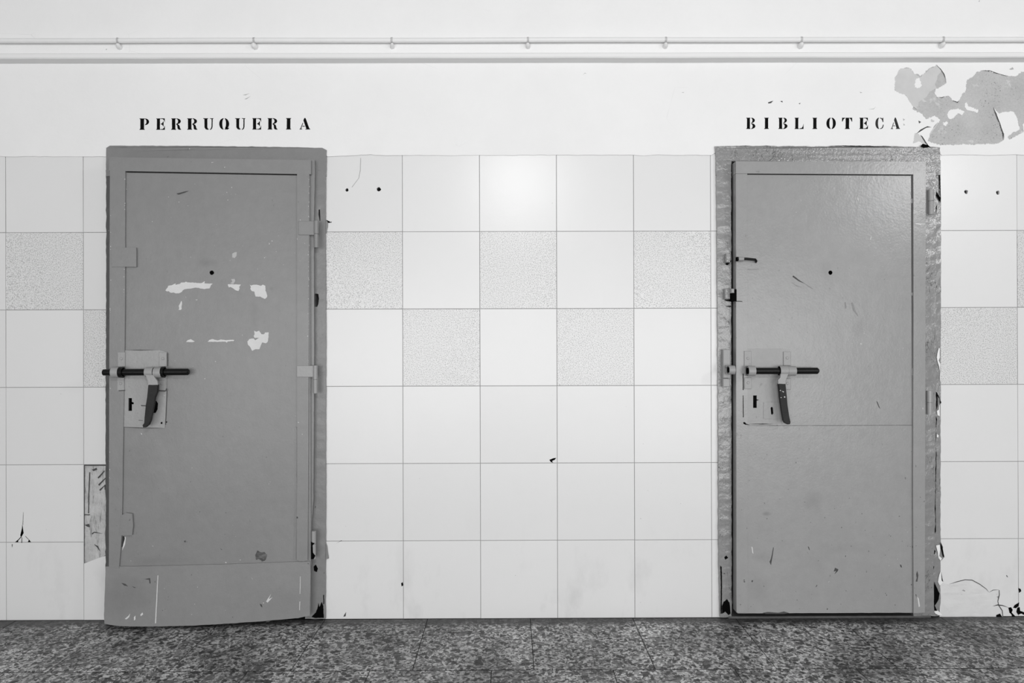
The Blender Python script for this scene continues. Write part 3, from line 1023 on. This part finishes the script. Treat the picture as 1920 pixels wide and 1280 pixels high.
# frame of flat bars around the sheet
poly(A, 'top_rail', [(205, 294.5), (583, 300), (583, 326.5), (204, 320)], -0.036, ST, M['d1'], d1)
poly(A, 'stile', [(206, 294.5), (235, 295), (234.5, 560), (233, 700), (231, 820), (228.5, 1000), (223, 1065), (204, 1064), (204.5, 800)], -0.036, ST + 0.0004, M['d1'], d1, wob=0.0004, step=0.04)
poly(A, 'stile', [(557, 300), (580, 300), (579, 640), (578, 900), (577, 1050), (570, 1052), (562, 1052), (556, 1048), (557, 900), (557, 640)], -0.004, ST + 0.0004, M['d1'], d1, wob=0.0004, step=0.04)
# hinge-side edge strip, a step lower
poly(A, 'edge_strip', [(578, 299), (590, 299.5), (590, 340), (588.5, 410), (589, 700), (587.5, 940), (584.5, 980), (584, 1060), (577, 1060)], -0.034, -0.010, M['d1'], d1, wob=0.0010, step=0.02)
# bead of paint / gap left of the right stile
poly(A, 'filler_bead', [(553.5, 800), (556.5, 800), (556.8, 940), (555.5, 1048), (550.5, 1050), (551.5, 1000), (553.5, 930)], -0.002, 0.0026, M['f1'], d1, wob=0.0010)
# kick plate
kick = [(198, 1062), (300, 1060.5), (440, 1057), (581, 1052), (582.5, 1070), (582, 1120), (582, 1152), (560, 1156.5), (500, 1161.5), (440, 1166), (370, 1170), (300, 1172), (240, 1172), (215, 1170), (198, 1167), (197, 1150), (197.5, 1100)]
kp = poly(A, 'kick_plate', kick, -0.004, 0.0055, M['d1'], d1, wob=0.0008, step=0.012)
kz = max(v.co.z for v in kp.data.vertices)
for v in kp.data.vertices:                    # the sheet is bent outwards towards its foot
    v.co.y -= 0.045 * (kz - v.co.z)
KT = lambda y: 0.0055 + 0.045 * (y - 1060) * 0.00217
poly(A, 'patch_plate', [(209, 464), (255, 464), (255.5, 470), (255.5, 500), (209, 500)], 0.0, ST + 0.0035, M['d1'], d1)
poly(A, 'tab', [(227, 966), (236, 961), (248, 963), (249.5, 985), (247.5, 1003), (224, 1004), (226, 985)], -0.002, ST + 0.003, M['d1'], d1, wob=0.0008)
poly(A, 'paint_scrape', [(233.5, 1004), (236, 1008), (234.5, 1020), (229, 1032), (231, 1020), (234, 1010)], -0.001, 0.0006, M['chip'], d1, wob=0.0004)
# lock plate
lockp = [(205, 662), (222, 660), (226, 656.5), (300, 656), (313, 660), (313.5, 700), (312, 760), (309, 802), (223, 799.5), (221, 760), (221, 735), (205, 733)]
poly(A, 'lock_plate', lockp, 0.0, 0.0035, M['hw'], d1, (key1,), wob=0.0007, step=0.02)
RD = 0.034
RR = 0.0132
g1, wz = sleeve(A, d1, 207.5, 221.5, 698, RD, 0.0208, 0.0190, M['hw'], [(220.5, 660, 234.5, 687), (219.5, 708, 233, 732)])
g2, _ = sleeve(A, d1, 287.5, 301.5, 698.5, RD, 0.0208, 0.0190, M['hw'], [(298, 660, 313, 687), (297, 708, 311, 732)])
for gg, xa_, xb_ in ((g1, 221.5, 228.5), (g2, 301.5, 306.5)):
    ua, ub = A.uw(xa_, 698, RD + 0.012)[0], A.uw(xb_, 698, RD + 0.012)[0]
    bm = bmesh.new()
    add_cyl(bm, (ua - 0.001, -RD, wz), (ub, -RD, wz), 0.0212, 0.0222, 24, inner=0.0170)
    link('guide_shade_ring', finish(bm, 'guide_shade_ring', True), M['iron'], gg).data.materials.append(M['black'])  # added black ring widens the dark of the guide's open end
u0, u1 = A.uw(192, 697, RD)[0], A.uw(355, 699, RD)[0]
bm = bmesh.new()
add_chain(bm, [(u0 - 0.001, -RD, wz), (u0 + 0.004, -RD, wz), (u0 + 0.012, -RD, wz), (u0 + 0.06, -RD, wz), (u1 - 0.30 * (u1 - u0), -RD, wz), (u1 - 0.006, -RD, wz), (u1, -RD, wz)], [0.005, 0.0125, RR, RR, RR, RR, 0.008], 22)
bolt = link('bolt_bar', finish(bm, 'bolt_bar', True), M['iron'], d1, None, 'round black iron bolt')
# collar and hanging handle
bm = bmesh.new()
c0, c1 = A.uw(271, 698, RD + 0.012)[0], A.uw(286, 698, RD + 0.012)[0]
add_cyl(bm, (c0, -RD, wz), (c1, -RD, wz), 0.0195, 0.0195, 24, inner=0.0178)
nk = px_loop(A, [(273, 703), (287, 703), (291, 709), (295, 714), (296, 722.5), (278, 722.5), (276.5, 712)], RD + 0.018)
add_prism(bm, [nk], RD + 0.008, RD + 0.018)
link('bolt_collar', finish(bm, 'bolt_collar', True), M['hw'], d1).data.materials.append(M['black'])
bm = bmesh.new()
hd = RD + 0.019
add_prism(bm, [px_loop(A, [(278, 721), (296, 721), (294.5, 735), (290.5, 745), (288, 760), (285, 775), (282.5, 788), (279, 796), (273, 801), (268, 801), (267, 797), (270, 793), (271, 783), (273, 760), (275.5, 745)], hd)], RD + 0.005, hd)
bmesh.ops.bevel(bm, geom=[e for e in bm.edges if all(v.co.y < -hd + 0.001 for v in e.verts) and len([f for f in e.link_faces if abs(f.normal.y) < 0.5]) > 0], offset=0.0014, segments=1, affect='EDGES')
link('handle', finish(bm, 'handle'), M['iron2'], d1, None, 'flat dark bolt handle hanging down')
poly(A, 'staple', [(287, 752), (290, 752), (293, 757), (292, 768), (289, 774), (284, 773)], 0.003, 0.020, M['black'], d1)
for pts in ([(264, 759.2), (274, 760), (274, 761.5), (265, 761.2)], [(260, 787.3), (268, 787.8), (268, 788.6), (260, 788.3)]):
    mark(A, 'scratch', pts, 0.0036, M['scuff'], d1)
for pts in ([(215, 665), (218.5, 665), (217, 671)], [(301, 792), (304, 790.5), (304.5, 794), (302, 795)], [(310.5, 790), (313, 790), (312, 793)]):
    mark(A, 'paint_chip', pts, 0.0042, M['black'], d1)
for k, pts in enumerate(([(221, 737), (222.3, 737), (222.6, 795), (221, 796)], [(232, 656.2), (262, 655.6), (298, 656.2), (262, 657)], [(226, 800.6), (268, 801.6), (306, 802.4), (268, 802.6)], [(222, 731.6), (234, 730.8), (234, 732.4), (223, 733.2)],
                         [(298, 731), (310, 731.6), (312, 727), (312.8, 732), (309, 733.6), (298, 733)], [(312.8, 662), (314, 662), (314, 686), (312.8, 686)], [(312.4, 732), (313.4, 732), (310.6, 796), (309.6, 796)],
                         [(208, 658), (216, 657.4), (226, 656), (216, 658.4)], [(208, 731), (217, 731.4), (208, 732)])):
    mark(A, 'crack', pts, 0.0082 if k in (3, 4, 5) else 0.0037, M['scuff'], d1, None, 0.0004, k)  # cracks plus painted edge shading around the lock plate and guide feet
for k, pts in enumerate(([(228, 1092), (236, 1094), (241, 1098), (234, 1097)], [(270, 1085), (282, 1083), (283, 1093), (281, 1093), (280, 1086)], [(248, 1098), (256, 1101), (252, 1101)], [(488, 1130), (492, 1132), (493, 1137), (490, 1135)])):
    o = mark(A, 'scuff', pts, 0.0057, M['scuff'], d1, None, 0.001, k)
    for v in o.data.vertices:
        v.co.y -= 0.045 * (kz - v.co.z)
# hinges
hinge(A, d1, 588.5, 597.5, 414, 464, 438.5, 0.010, M['d1'], (559.5, 414, 592, 440.5, ST + 0.004))
hinge(A, d1, 587, 595.5, 685, 737, 711, 0.010, M['hw'], (556.5, 685.5, 591, 706.5, ST + 0.004))
hinge(A, d1, 584, 592.5, 995, 1047, 1019, 0.004, M['hw'])
poly(A, 'hinge_gap', [(583, 1016), (590, 1018), (586, 1022), (587, 1036), (591, 1042), (588, 1048), (583, 1048)], -0.012, 0.0135, M['black'], d1, wob=0.0008)
# torn remains of a notice: pale scraped patches
def Z2(lst):
    return [(280 + x / 5.82, 460 + y / 5.82) for x, y in lst]


scr = [Z2([(175, 490), (200, 455), (205, 440), (245, 432), (292, 415), (285, 430), (335, 420), (345, 405), (380, 405), (395, 396), (415, 405), (470, 404), (520, 412), (570, 412), (605, 387), (598, 412), (640, 416), (690, 418), (672, 438),
           (655, 468), (630, 470), (600, 475), (550, 466), (500, 463), (440, 472), (385, 480), (360, 492), (355, 505), (330, 520), (290, 522), (265, 512), (245, 518), (225, 512), (215, 500), (190, 502)]),
       Z2([(858, 424), (900, 424), (1000, 428), (980, 455), (985, 465), (972, 495), (945, 490), (915, 470), (885, 455), (865, 458)]),
       Z2([(1098, 430), (1115, 438), (1140, 428), (1180, 428), (1215, 440), (1240, 430), (1265, 440), (1268, 490), (1285, 530), (1285, 565), (1262, 582), (1235, 572), (1210, 558), (1160, 558), (1150, 535), (1145, 505), (1120, 500), (1102, 475), (1110, 450)]),
       Z2([(345, 608), (355, 615), (355, 690), (345, 702), (318, 700), (328, 688), (322, 660), (335, 640)]),
       Z2([(400, 1055), (415, 1035), (455, 1022), (478, 1038), (497, 1050), (470, 1056)]),
       Z2([(636, 1052), (655, 1030), (690, 1024), (745, 1032), (780, 1026), (830, 1032), (930, 1032), (920, 1044), (855, 1048), (845, 1058), (830, 1050), (720, 1050)]),
       Z2([(1140, 930), (1170, 942), (1200, 930), (1222, 965), (1250, 968), (1262, 950), (1303, 950), (1300, 1010), (1290, 1055), (1270, 1068), (1232, 1058), (1218, 1085), (1200, 1132), (1160, 1132), (1122, 1148), (1100, 1110), (1075, 1080), (1070, 1050), (1090, 1025),
           (1135, 1014), (1160, 1034), (1200, 1005), (1150, 1008), (1138, 985), (1148, 960)])]
for k, pts in enumerate(scr):
    mark(A, 'paint_scrape', pts, 0.0004, M['chip'], d1, 'pale scraped patch where a notice was torn off', 0.0016, k, 0.0004)
for k, pts in enumerate((Z2([(905, 90), (930, 75), (955, 72), (950, 115), (930, 138), (905, 130)]), Z2([(893, 368), (930, 365), (938, 385), (920, 420), (885, 415), (905, 395)]))):
    mark(A, 'paint_scrape', pts, 0.0003, M['chippale'], d1, None, 0.0008, k + 40)
for pts in ([(296, 1078), (297.2, 1078), (294.5, 1166), (292.5, 1166)], [(563, 1080), (563.8, 1080), (563.6, 1112), (562.6, 1112)], [(562.5, 1126), (563.5, 1126), (563.3, 1142), (562.3, 1142)],
            [(500, 1126), (507, 1115), (509, 1112), (505, 1122), (512, 1118), (503, 1128)], [(236, 1158), (243, 1152), (246, 1148), (244, 1155), (239, 1159)], [(253, 1155), (256, 1152), (256, 1159), (253, 1161)],
            [(265, 1150), (269, 1146), (270, 1150), (266, 1153)]):
    o = mark(A, 'scratch', pts, 0.0057, M['chip'], d1, 'pale scratch', 0.0006)
    for v in o.data.vertices:
        v.co.y -= 0.045 * (kz - v.co.z)
for k, pts in enumerate(([(478, 1040), (482, 1033), (489, 1036), (495, 1034), (500, 1041), (498, 1050), (491, 1053), (486, 1047), (480, 1049)],)):
    lumpy(A, 'paint_scab', pts, -0.001, 0.002, M['jamb_shade_scab'], d1, 0.004, 0.004, k, 0.0025, 'rough scab in the paint')
for pts in ([(266, 1171), (268, 1166), (274, 1165), (281, 1170), (276, 1173)], [(345, 1014), (347, 1013), (348, 1015.5), (346, 1016.5)], [(556, 968.5), (558.5, 968.5), (558.5, 971.5), (556, 971.5)],
            [(331, 363), (345, 359), (354, 357.5), (345, 361), (334, 364.5)], [(498, 1166), (505, 1160), (514, 1158), (510, 1162), (503, 1166)]):
    mark(A, 'scuff', pts, 0.0085 if 1 > 0 and pts[0][0] == 556 else 0.0042, M['scuff'], d1)

def fleck_run(fr, parent, spans, n, seed, mat):
    """Tiny pale nicks along worn edges, far too small to count."""
    rr = random.Random(seed)
    bm = bmesh.new()
    for _ in range(n):
        x0, y0, x1, y1, sp, d = spans[rr.randrange(len(spans))]
        t = rr.random()
        x, y = x0 + (x1 - x0) * t + rr.gauss(0, sp), y0 + (y1 - y0) * t + rr.gauss(0, sp)
        c = fr.uw(x, y, d)
        a = 0.0011 * rr.uniform(0.5, 1.5)
        add_prism(bm, [[(c[0] + a * math.cos(q) * rr.uniform(.5, 1.1), c[1] + a * math.sin(q) * rr.uniform(.6, 2.2)) for q in (0.2, 1.5, 2.6, 3.8, 5.2)]], d - 0.0004, d + 0.0003)
    o = link('paint_nicks', finish(bm, 'paint_nicks'), mat, parent)
    o['kind'] = 'stuff'


fleck_run(A, d1, [(579, 305, 579, 470, 0.8, ST + 0.0004), (579, 470, 578, 700, 0.6, ST + 0.0004), (234, 330, 233, 560, 0.5, ST + 0.0004), (208, 300, 206, 900, 0.6, ST + 0.0004), (300, 330, 540, 480, 60, 0.0)], 90, 3, M['chip'])

# ------------------------------------------------------------------ right door, closed
d2 = empty('door_2', DOOR2, 'lighter grey iron door closed on the right with a small upper latch', 'door', 'structure')
B = DOOR2
peep2 = disc(*B.uw(1557, 511, 0), 4.0 * 0.0022, 12, 5, 0.1)
key2 = px_loop(B, [(1412, 741), (1419, 741), (1419, 748.5), (1423.5, 749.5), (1419, 751), (1419, 764.5), (1412, 764.5)], 0.003)
key3 = px_loop(B, [(1444.5, 764), (1446.5, 762), (1449, 764), (1450, 775), (1447.5, 777.5), (1445.5, 776)], 0.003)
bm = bmesh.new()
zt = B.uw(1500, 303, 0)[1]
zb = B.uw(1500, 1149, 0)[1]
zs = B.uw(1500, 797.5, 0)[1]
uL, uR = B.uw(1381, 640, 0)[0], B.uw(1735, 640, 0)[0]
uR = B.uw(1709.6, 640, 0)[0]
zt1, zt2 = B.uw(1380, 327.4, 0)[1], B.uw(1735, 329.4, 0)[1]
add_prism(bm, [[(uL, zs + 0.0006), (uR, zs + 0.0006), (uR, zt2), (uL, zt1)], peep2, key2, key3], -0.003, 0.0)
link('upper_panel', finish(bm, 'upper_panel'), M['d2'], d2)
bm = bmesh.new()
add_prism(bm, [rough([(uL, zb), (uR, zb), (uR, zs - 0.0006), (uL, zs - 0.0006)], 0.03, 0.0007, 6)], -0.003, 0.0004)
link('lower_panel', finish(bm, 'lower_panel'), M['d2'], d2)
poly(B, 'top_rail', [(1380, 302), (1735, 303), (1735, 327), (1380, 325)], -0.040, 0.0082, M['d2'], d2)
poly(B, 'stile', [(1380, 302), (1401, 302), (1401.5, 700), (1402, 1146), (1400, 1148), (1381, 1148), (1380.5, 700)], -0.040, 0.0040, M['d2'], d2, wob=0.0004, step=0.05)
poly(B, 'stile', [(1712.5, 303), (1736, 303), (1735, 700), (1734, 1148), (1713, 1149), (1712, 900), (1713, 600)], -0.040, 0.0085, M['d2'], d2, wob=0.0005, step=0.05)
# drips of paint bridging the open joint beside the right stile
for y0, y1 in ((372, 380), (548, 553), (690, 703), (768, 772), (846, 850), (968, 974), (1040, 1046), (1110, 1116)):
    poly(B, 'paint_bridge', [(1708.5, y0), (1713.5, y0 + 1), (1713.5, y1), (1708.5, y1 + 1)], -0.003, 0.0012, M['d2'], d2, wob=0.0006)
# lock
lockp = [(1394.5, 654), (1470, 653.5), (1482, 656), (1482.5, 700), (1481, 792), (1440, 795), (1394.5, 795)]
lp2 = poly(B, 'lock_plate', lockp, 0.0, 0.0035, M['hw'], d2, (key2, key3), wob=0.0007, step=0.02)
poly(B, 'keyhole_cover', [(1432, 754), (1462, 753.5), (1462.5, 785), (1431.5, 784.5)], 0.003, 0.0055, M['hw'], lp2, (key3,), wob=0.0005, step=0.02)
_, wz = sleeve(B, d2, 1403.5, 1417, 695.5, RD, 0.0208, 0.0190, M['hw'], [(1395.5, 658, 1409, 688), (1396, 707.5, 1409.5, 729)])
_, _ = sleeve(B, d2, 1478.5, 1493, 695.5, RD, 0.0200, 0.0182, M['hw'], [(1469, 659, 1483, 685), (1470, 709, 1483, 730)])
u0, u1 = B.uw(1399, 695, RD)[0], B.uw(1535, 695, RD)[0]
u0 = B.uw(1411, 695, RD)[0]
bm = bmesh.new()
add_chain(bm, [(u0, -RD, wz), (u0 + 0.002, -RD, wz), (u0 + 0.1, -RD, wz), (u0 + 0.2, -RD, wz), (u1 - 0.006, -RD, wz), (u1, -RD, wz)], [0.011, RR, RR, RR, RR, 0.008], 22)
link('bolt_bar', finish(bm, 'bolt_bar', True), M['iron'], d2, None, 'round black iron bolt')
bm = bmesh.new()
c0, c1 = B.uw(1463, 695, RD + 0.012)[0], B.uw(1478, 695, RD + 0.012)[0]
add_cyl(bm, (c0, -RD, wz), (c1, -RD, wz), 0.0212, 0.0212, 24, inner=0.0192)
add_prism(bm, [px_loop(B, [(1464, 701), (1478, 701), (1475, 708), (1473, 713), (1472.5, 719.5), (1459.5, 719.5), (1459, 712), (1463, 708)], RD + 0.019)], RD + 0.009, RD + 0.019)
link('bolt_collar', finish(bm, 'bolt_collar', True), M['hw'], d2).data.materials.append(M['black'])
bm = bmesh.new()
add_prism(bm, [px_loop(B, [(1460, 718.5), (1473, 719), (1475, 740), (1477, 760), (1480, 780), (1482.5, 791), (1481.5, 795), (1477, 795.5), (1472, 793), (1469, 788), (1466, 770), (1462.5, 745)], hd)], RD + 0.004, hd)
bmesh.ops.bevel(bm, geom=[e for e in bm.edges if all(v.co.y < -hd + 0.001 for v in e.verts) and len([f for f in e.link_faces if abs(f.normal.y) < 0.5]) > 0], offset=0.0014, segments=1, affect='EDGES')
link('handle', finish(bm, 'handle'), M['iron2'], d2, None, 'flat dark bolt handle hanging down')
for pts in ([(1462, 731), (1464, 731), (1463.5, 732.5), (1462, 732)], [(1464, 732), (1470, 734), (1469, 735.5), (1466, 733)], [(1463.5, 744.5), (1466, 745), (1464, 746)], [(1470, 743), (1472.5, 743), (1472, 745.5), (1470.5, 745)]):
    mark(B, 'paint_speck', pts, hd, M['chip'], d2)
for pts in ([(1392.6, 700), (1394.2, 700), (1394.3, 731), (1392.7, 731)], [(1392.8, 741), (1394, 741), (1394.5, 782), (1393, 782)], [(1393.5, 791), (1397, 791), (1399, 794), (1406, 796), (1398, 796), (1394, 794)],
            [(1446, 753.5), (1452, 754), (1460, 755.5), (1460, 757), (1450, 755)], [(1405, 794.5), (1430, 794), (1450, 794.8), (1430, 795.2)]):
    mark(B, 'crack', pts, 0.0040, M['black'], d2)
# upper latch: plate, curved bolt and its two knuckles
poly(B, 'latch_plate', [(1380.5, 468), (1423, 468), (1424.5, 480), (1424, 504), (1380.5, 504.5)], 0.0, 0.0052, M['d2'], d2, wob=0.0007, step=0.02)
bm = bmesh.new()
lz = B.uw(1410, 485, 0.022)[1]
pts = [B.uw(1383, 485, 0.018), B.uw(1390, 485, 0.022), B.uw(1400, 485, 0.022), B.uw(1410, 486, 0.022), B.uw(1416, 486.5, 0.022), B.uw(1418.5, 489, 0.022), B.uw(1418.5, 491, 0.012)]
ds = [0.018, 0.022, 0.022, 0.022, 0.022, 0.018, 0.005]
add_chain(bm, [(p[0], -d, p[1]) for p, d in zip(pts, ds)], [0.0048, 0.005, 0.005, 0.005, 0.005, 0.005, 0.004], 10)
link('latch_bolt', finish(bm, 'latch_bolt', True), M['iron'], d2, None, 'small curved black latch bolt')
bm = bmesh.new()
p = B.uw(1385.5, 485, 0.026)
q = B.uw(1395, 485, 0.026)
add_cyl(bm, (p[0], -0.020, p[1]), (q[0], -0.020, p[1]), 0.0085, 0.0085, 16, inner=0.0055)
add_box(bm, p[0] + 0.001, p[1] - 0.0085, q[0] - 0.001, p[1] - 0.004, 0.0, 0.02)
link('latch_guide', finish(bm, 'latch_guide', True), M['hw'], d2).data.materials.append(M['black'])
rect(B, 'latch_knuckle', 1381.5, 481.5, 1386, 489, 0.004, 0.020, M['black'], d2)
# staple lower on the edge
rect(B, 'edge_clasp', 1372.5, 542, 1381.5, 564, -0.030, 0.010, M['black'], d2, 0.002)
rect(B, 'edge_clasp', 1371.5, 541, 1377.0, 549, -0.020, 0.0125, M['hw'], d2, 0.002)
for pts in ([(1380, 564), (1392, 564.4), (1392, 565.6), (1380, 565.3)],):
    mark(B, 'crack', pts, 0.0042, M['black'], d2)
# hinges at the right edge
hinge(B, d2, 1740, 1750.5, 356, 402, 377, 0.006, M['d2'], (1737, 356, 1746, 400, -0.002))
hinge(B, d2, 1737.5, 1748, 732, 777, 754, 0.006, M['d2'], (1735, 732, 1743, 776, -0.002))
# keeper, strike and staple stay on the frame
bolt_keep, _ = sleeve(WALL, trim3, 1367, 1378.5, 693.5, 0.085, 0.0185, 0.0168, M['hw'], None, 0.004, 'bolt_keeper')
rect(WALL, 'keeper_plate', 1356, 655, 1369.5, 708.5, FD - 0.004, FD + 0.026, M['hw'], trim3, 0.002)
rect(WALL, 'keeper_plate', 1356, 709.5, 1368.5, 725, FD - 0.004, FD + 0.026, M['hw'], trim3, 0.002)
rect(WALL, 'latch_keeper', 1361.5, 475, 1369.5, 492, FD - 0.004, FD + 0.026, M['f2'], trim3, 0.002)
mark(WALL, 'gap', [(1361, 492), (1371, 488), (1371, 490), (1364, 497), (1361, 496)], FD + 0.004, M['black'], trim3)
rect(WALL, 'staple', 1359, 541, 1371.5, 561, FD - 0.004, FD + 0.022, M['f2'], trim3, 0.003)
for pts in ([(1357, 560), (1361, 562), (1371, 561), (1371, 563), (1362, 564)], [(1361, 573), (1371, 573), (1371, 575), (1364, 574.5)]):
    mark(WALL, 'gap', pts, FD + 0.0035, M['black'], trim3)
# scuffs and scratches
for k, pts in enumerate(([(1486, 517), (1488, 516.5), (1500, 526), (1510, 532), (1499, 527.5), (1487, 519.5)], [(1510, 532), (1517, 536), (1525, 542), (1516, 537)],
                         [(1484, 529), (1492, 534), (1503, 538), (1494, 536)], [(1450, 1026), (1451, 1026), (1448, 1046), (1445.5, 1059), (1443, 1053), (1446, 1046)],
                         [(1566, 1064), (1572, 1067), (1571, 1070), (1565, 1076), (1568, 1070), (1563, 1071)], [(1515, 1024), (1517, 1025), (1518.5, 1031), (1517, 1030)],
                         [(1687, 1058), (1690, 1059), (1691.5, 1064), (1689, 1063)], [(1643.5, 752), (1645.5, 753), (1650.5, 766), (1648, 763)],
                         [(1430, 1148.5), (1440, 1147), (1460, 1148.5), (1470, 1146), (1480, 1149), (1470, 1150.5), (1436, 1150.5)],
                         [(1584, 567), (1586, 566), (1587, 578), (1585, 578)], [(1596, 567), (1599, 567), (1604, 582), (1609, 592), (1600, 582)])):
    mark(B, 'scuff', pts, 0.0008 if k != 8 else 0.001, M['scuff'] if k not in (1, 2, 9, 10) else M['f1'], d2, None, 0.0006, k)
for pts in ([(1718, 1076), (1720, 1070), (1722, 1078), (1720, 1090), (1717, 1090), (1719, 1083)],):
    mark(B, 'scuff', pts, 0.0088, M['scuff'], d2)
for pts in ([(1715.5, 418), (1722, 418.5), (1728, 420), (1727, 422), (1718, 420)], [(1608, 367), (1609.5, 372), (1610, 378), (1608.3, 374)], [(1633, 443), (1634, 443), (1632.5, 450), (1631.5, 449)], [(1409, 1024), (1411, 1026), (1412.5, 1038), (1410.5, 1036)], [(1720, 1118), (1723, 1122), (1725, 1136), (1723, 1138), (1721, 1126)]):
    mark(B, 'scratch', pts, 0.0088 if pts[0][0] > 1712 else 0.0006, M['chip'], d2)

# ------------------------------------------------------------------ stencilled words


def arc(cx, cy, rx, ry, a0, a1, n=10):
    return [(cx + rx * math.cos(math.radians(a0 + (a1 - a0) * i / n)), cy + ry * math.sin(math.radians(a0 + (a1 - a0) * i / n))) for i in range(n + 1)]


def stem(x0, x1, top=True, bot=True):
    w = x1 - x0
    a, b = x0 + 0.16 * w, x1 - 0.14 * w
    p = []
    p += [(x0, 1), (x1, 1), (x1 - 0.02 * w, 0.955), (b, 0.92)] if top else [(a, 1), (b, 1)]
    p += [(b, 0.08), (x1, 0.045), (x1, 0), (x0, 0), (x0, 0.045), (a, 0.08)] if bot else [(b, 0), (a, 0)]
    p += [(a, 0.92), (x0 + 0.02 * w, 0.955)] if top else []
    return p


def bowl(x0, x1, y0, y1, thick=0.62):
    cy, ry = (y0 + y1) / 2, (y1 - y0) / 2
    rx = x1 - x0
    return arc(x0, cy, rx, ry, 90, -90, 14) + arc(x0, cy, rx * (1 - thick), ry * 0.80, -90, 90, 10)


def cres(flip):
    o = arc(0.45, 0.5, 0.45, 0.5, 92, 268, 18)
    i = arc(0.45, 0.5, 0.14, 0.45, 268, 92, 14)
    p = o + i
    return [(1 - x, y) for x, y in p] if flip else p


EARM = [(0.54, 1), (1, 1), (1, 0.66), (0.93, 0.80), (0.80, 0.93), (0.54, 0.955)]
EMID = [(0.54, 0.535), (0.66, 0.56), (0.86, 0.76), (0.86, 0.28), (0.66, 0.46), (0.54, 0.475)]
EBOT = [(0.54, 0), (1, 0), (1, 0.36), (0.92, 0.20), (0.78, 0.075), (0.54, 0.05)]
G = {
    'I': [stem(0, 1)],
    'P': [stem(0, 0.54), bowl(0.57, 1.0, 0.42, 1.0)],
    'E': [stem(0, 0.50), EARM, EMID, EBOT],
    'R': [stem(0, 0.48), bowl(0.53, 0.97, 0.49, 1.0), [(0.52, 0.50), (0.64, 0.50), (0.80, 0.42), (0.86, 0.30), (0.90, 0.12), (1, 0.05), (1, 0), (0.78, 0), (0.66, 0.08), (0.63, 0.30), (0.60, 0.40), (0.52, 0.45)]],
    'U': [[(0, 1), (0.48, 1), (0.48, 0.96), (0.40, 0.93), (0.40, 0.25), (0.44, 0.12), (0.53, 0.06), (0.53, 0), (0.36, 0.0), (0.22, 0.06), (0.13, 0.2), (0.12, 0.93), (0, 0.96)],
          [(0.66, 1), (1, 1), (1, 0.96), (0.93, 0.93), (0.92, 0.25), (0.86, 0.08), (0.76, 0), (0.66, -0.01), (0.66, 0.035), (0.76, 0.09), (0.82, 0.25), (0.83, 0.93), (0.66, 0.96)]],
    'O': [cres(False), cres(True)],
    'Q': [cres(False), cres(True), [(0.60, 0.24), (0.72, 0.24), (0.86, 0.13), (1.0, 0.17), (0.98, 0.08), (0.86, 0.0), (0.74, 0.0), (0.64, 0.09)]],
    'A': [[(0.43, 0.98), (0.50, 1.02), (0.56, 0.98), (0.92, 0.07), (1, 0.045), (1, 0), (0.54, 0), (0.54, 0.045), (0.63, 0.07), (0.36, 0.78)],
          [(0.29, 0.60), (0.32, 0.53), (0.15, 0.07), (0.24, 0.04), (0.24, 0), (0, 0), (0, 0.04), (0.075, 0.07)], [(0.27, 0.31), (0.47, 0.31), (0.49, 0.25), (0.25, 0.25)]],
    'B': [stem(0, 0.46), bowl(0.55, 0.94, 0.53, 1.0, 0.66), bowl(0.53, 1.0, 0.0, 0.50, 0.64)],
    'L': [stem(0, 0.46), [(0.54, 0), (1, 0), (1, 0.46), (0.93, 0.24), (0.80, 0.09), (0.54, 0.05)]],
    'T': [stem(0.28, 0.76, False, True), [(0, 1), (0.30, 1), (0.30, 0.96), (0.16, 0.88), (0.05, 0.66), (0.0, 0.66)], [(1, 1), (0.72, 1), (0.72, 0.96), (0.86, 0.88), (0.95, 0.66), (1.0, 0.66)]],
    'C': [cres(False), [(0.57, 1), (0.72, 0.99), (0.84, 0.93), (0.92, 1), (0.97, 1), (0.97, 0.62), (0.90, 0.62), (0.84, 0.78), (0.74, 0.90), (0.57, 0.955)],
          [(0.57, 0), (0.76, 0.02), (0.92, 0.10), (1.0, 0.26), (1.0, 0.40), (0.93, 0.38), (0.88, 0.24), (0.76, 0.09), (0.57, 0.05)]],
}


def word(text, boxes, ys, label, worn=()):
    root = empty('stencil_lettering', WALL, label, 'lettering')
    for i, ch in enumerate(text):
        x0, x1 = boxes[i]
        y1, y0 = ys(x0)
        bm = bmesh.new()
        for k, pl in enumerate(G[ch]):
            d = DP + 0.0009
            lp = [WALL.uw(x0 + (x1 - x0) * x, y0 + (y1 - y0) * y, d) for x, y in pl]
            lp = rough(lp, 0.005, 0.0004, i * 3 + k)
            add_prism(bm, [lp], DP - 0.0002, d)
        link('letter', finish(bm, 'letter'), M['inkworn' if i in worn else 'ink'], root)


bx = [(115, 210), (282, 367), (432, 530), (592, 692), (752, 853), (912, 1010), (1070, 1172), (1243, 1330), (1396, 1494), (1580, 1630), (1716, 1822)]
word('PERRUQUERIA', [(240 + a / 5.333, 240 + b / 5.333) for a, b in bx], lambda x: (222.0 - (x - 260) * 0.0026, 243.2 - (x - 260) * 0.0026), 'black stencilled word PERRUQUERIA on the wall above the left door')
bx = [(110, 205), (300, 347), (450, 545), (622, 716), (811, 859), (958, 1057), (1124, 1230), (1307, 1397), (1476, 1563), (1640, 1737)]
word('BIBLIOTECA', [(1380 + a / 5.647, 1380 + b / 5.647) for a, b in bx], lambda x: (220.6, 241.6), 'black stencilled word BIBLIOTECA on the wall above the right door', (8, 9))
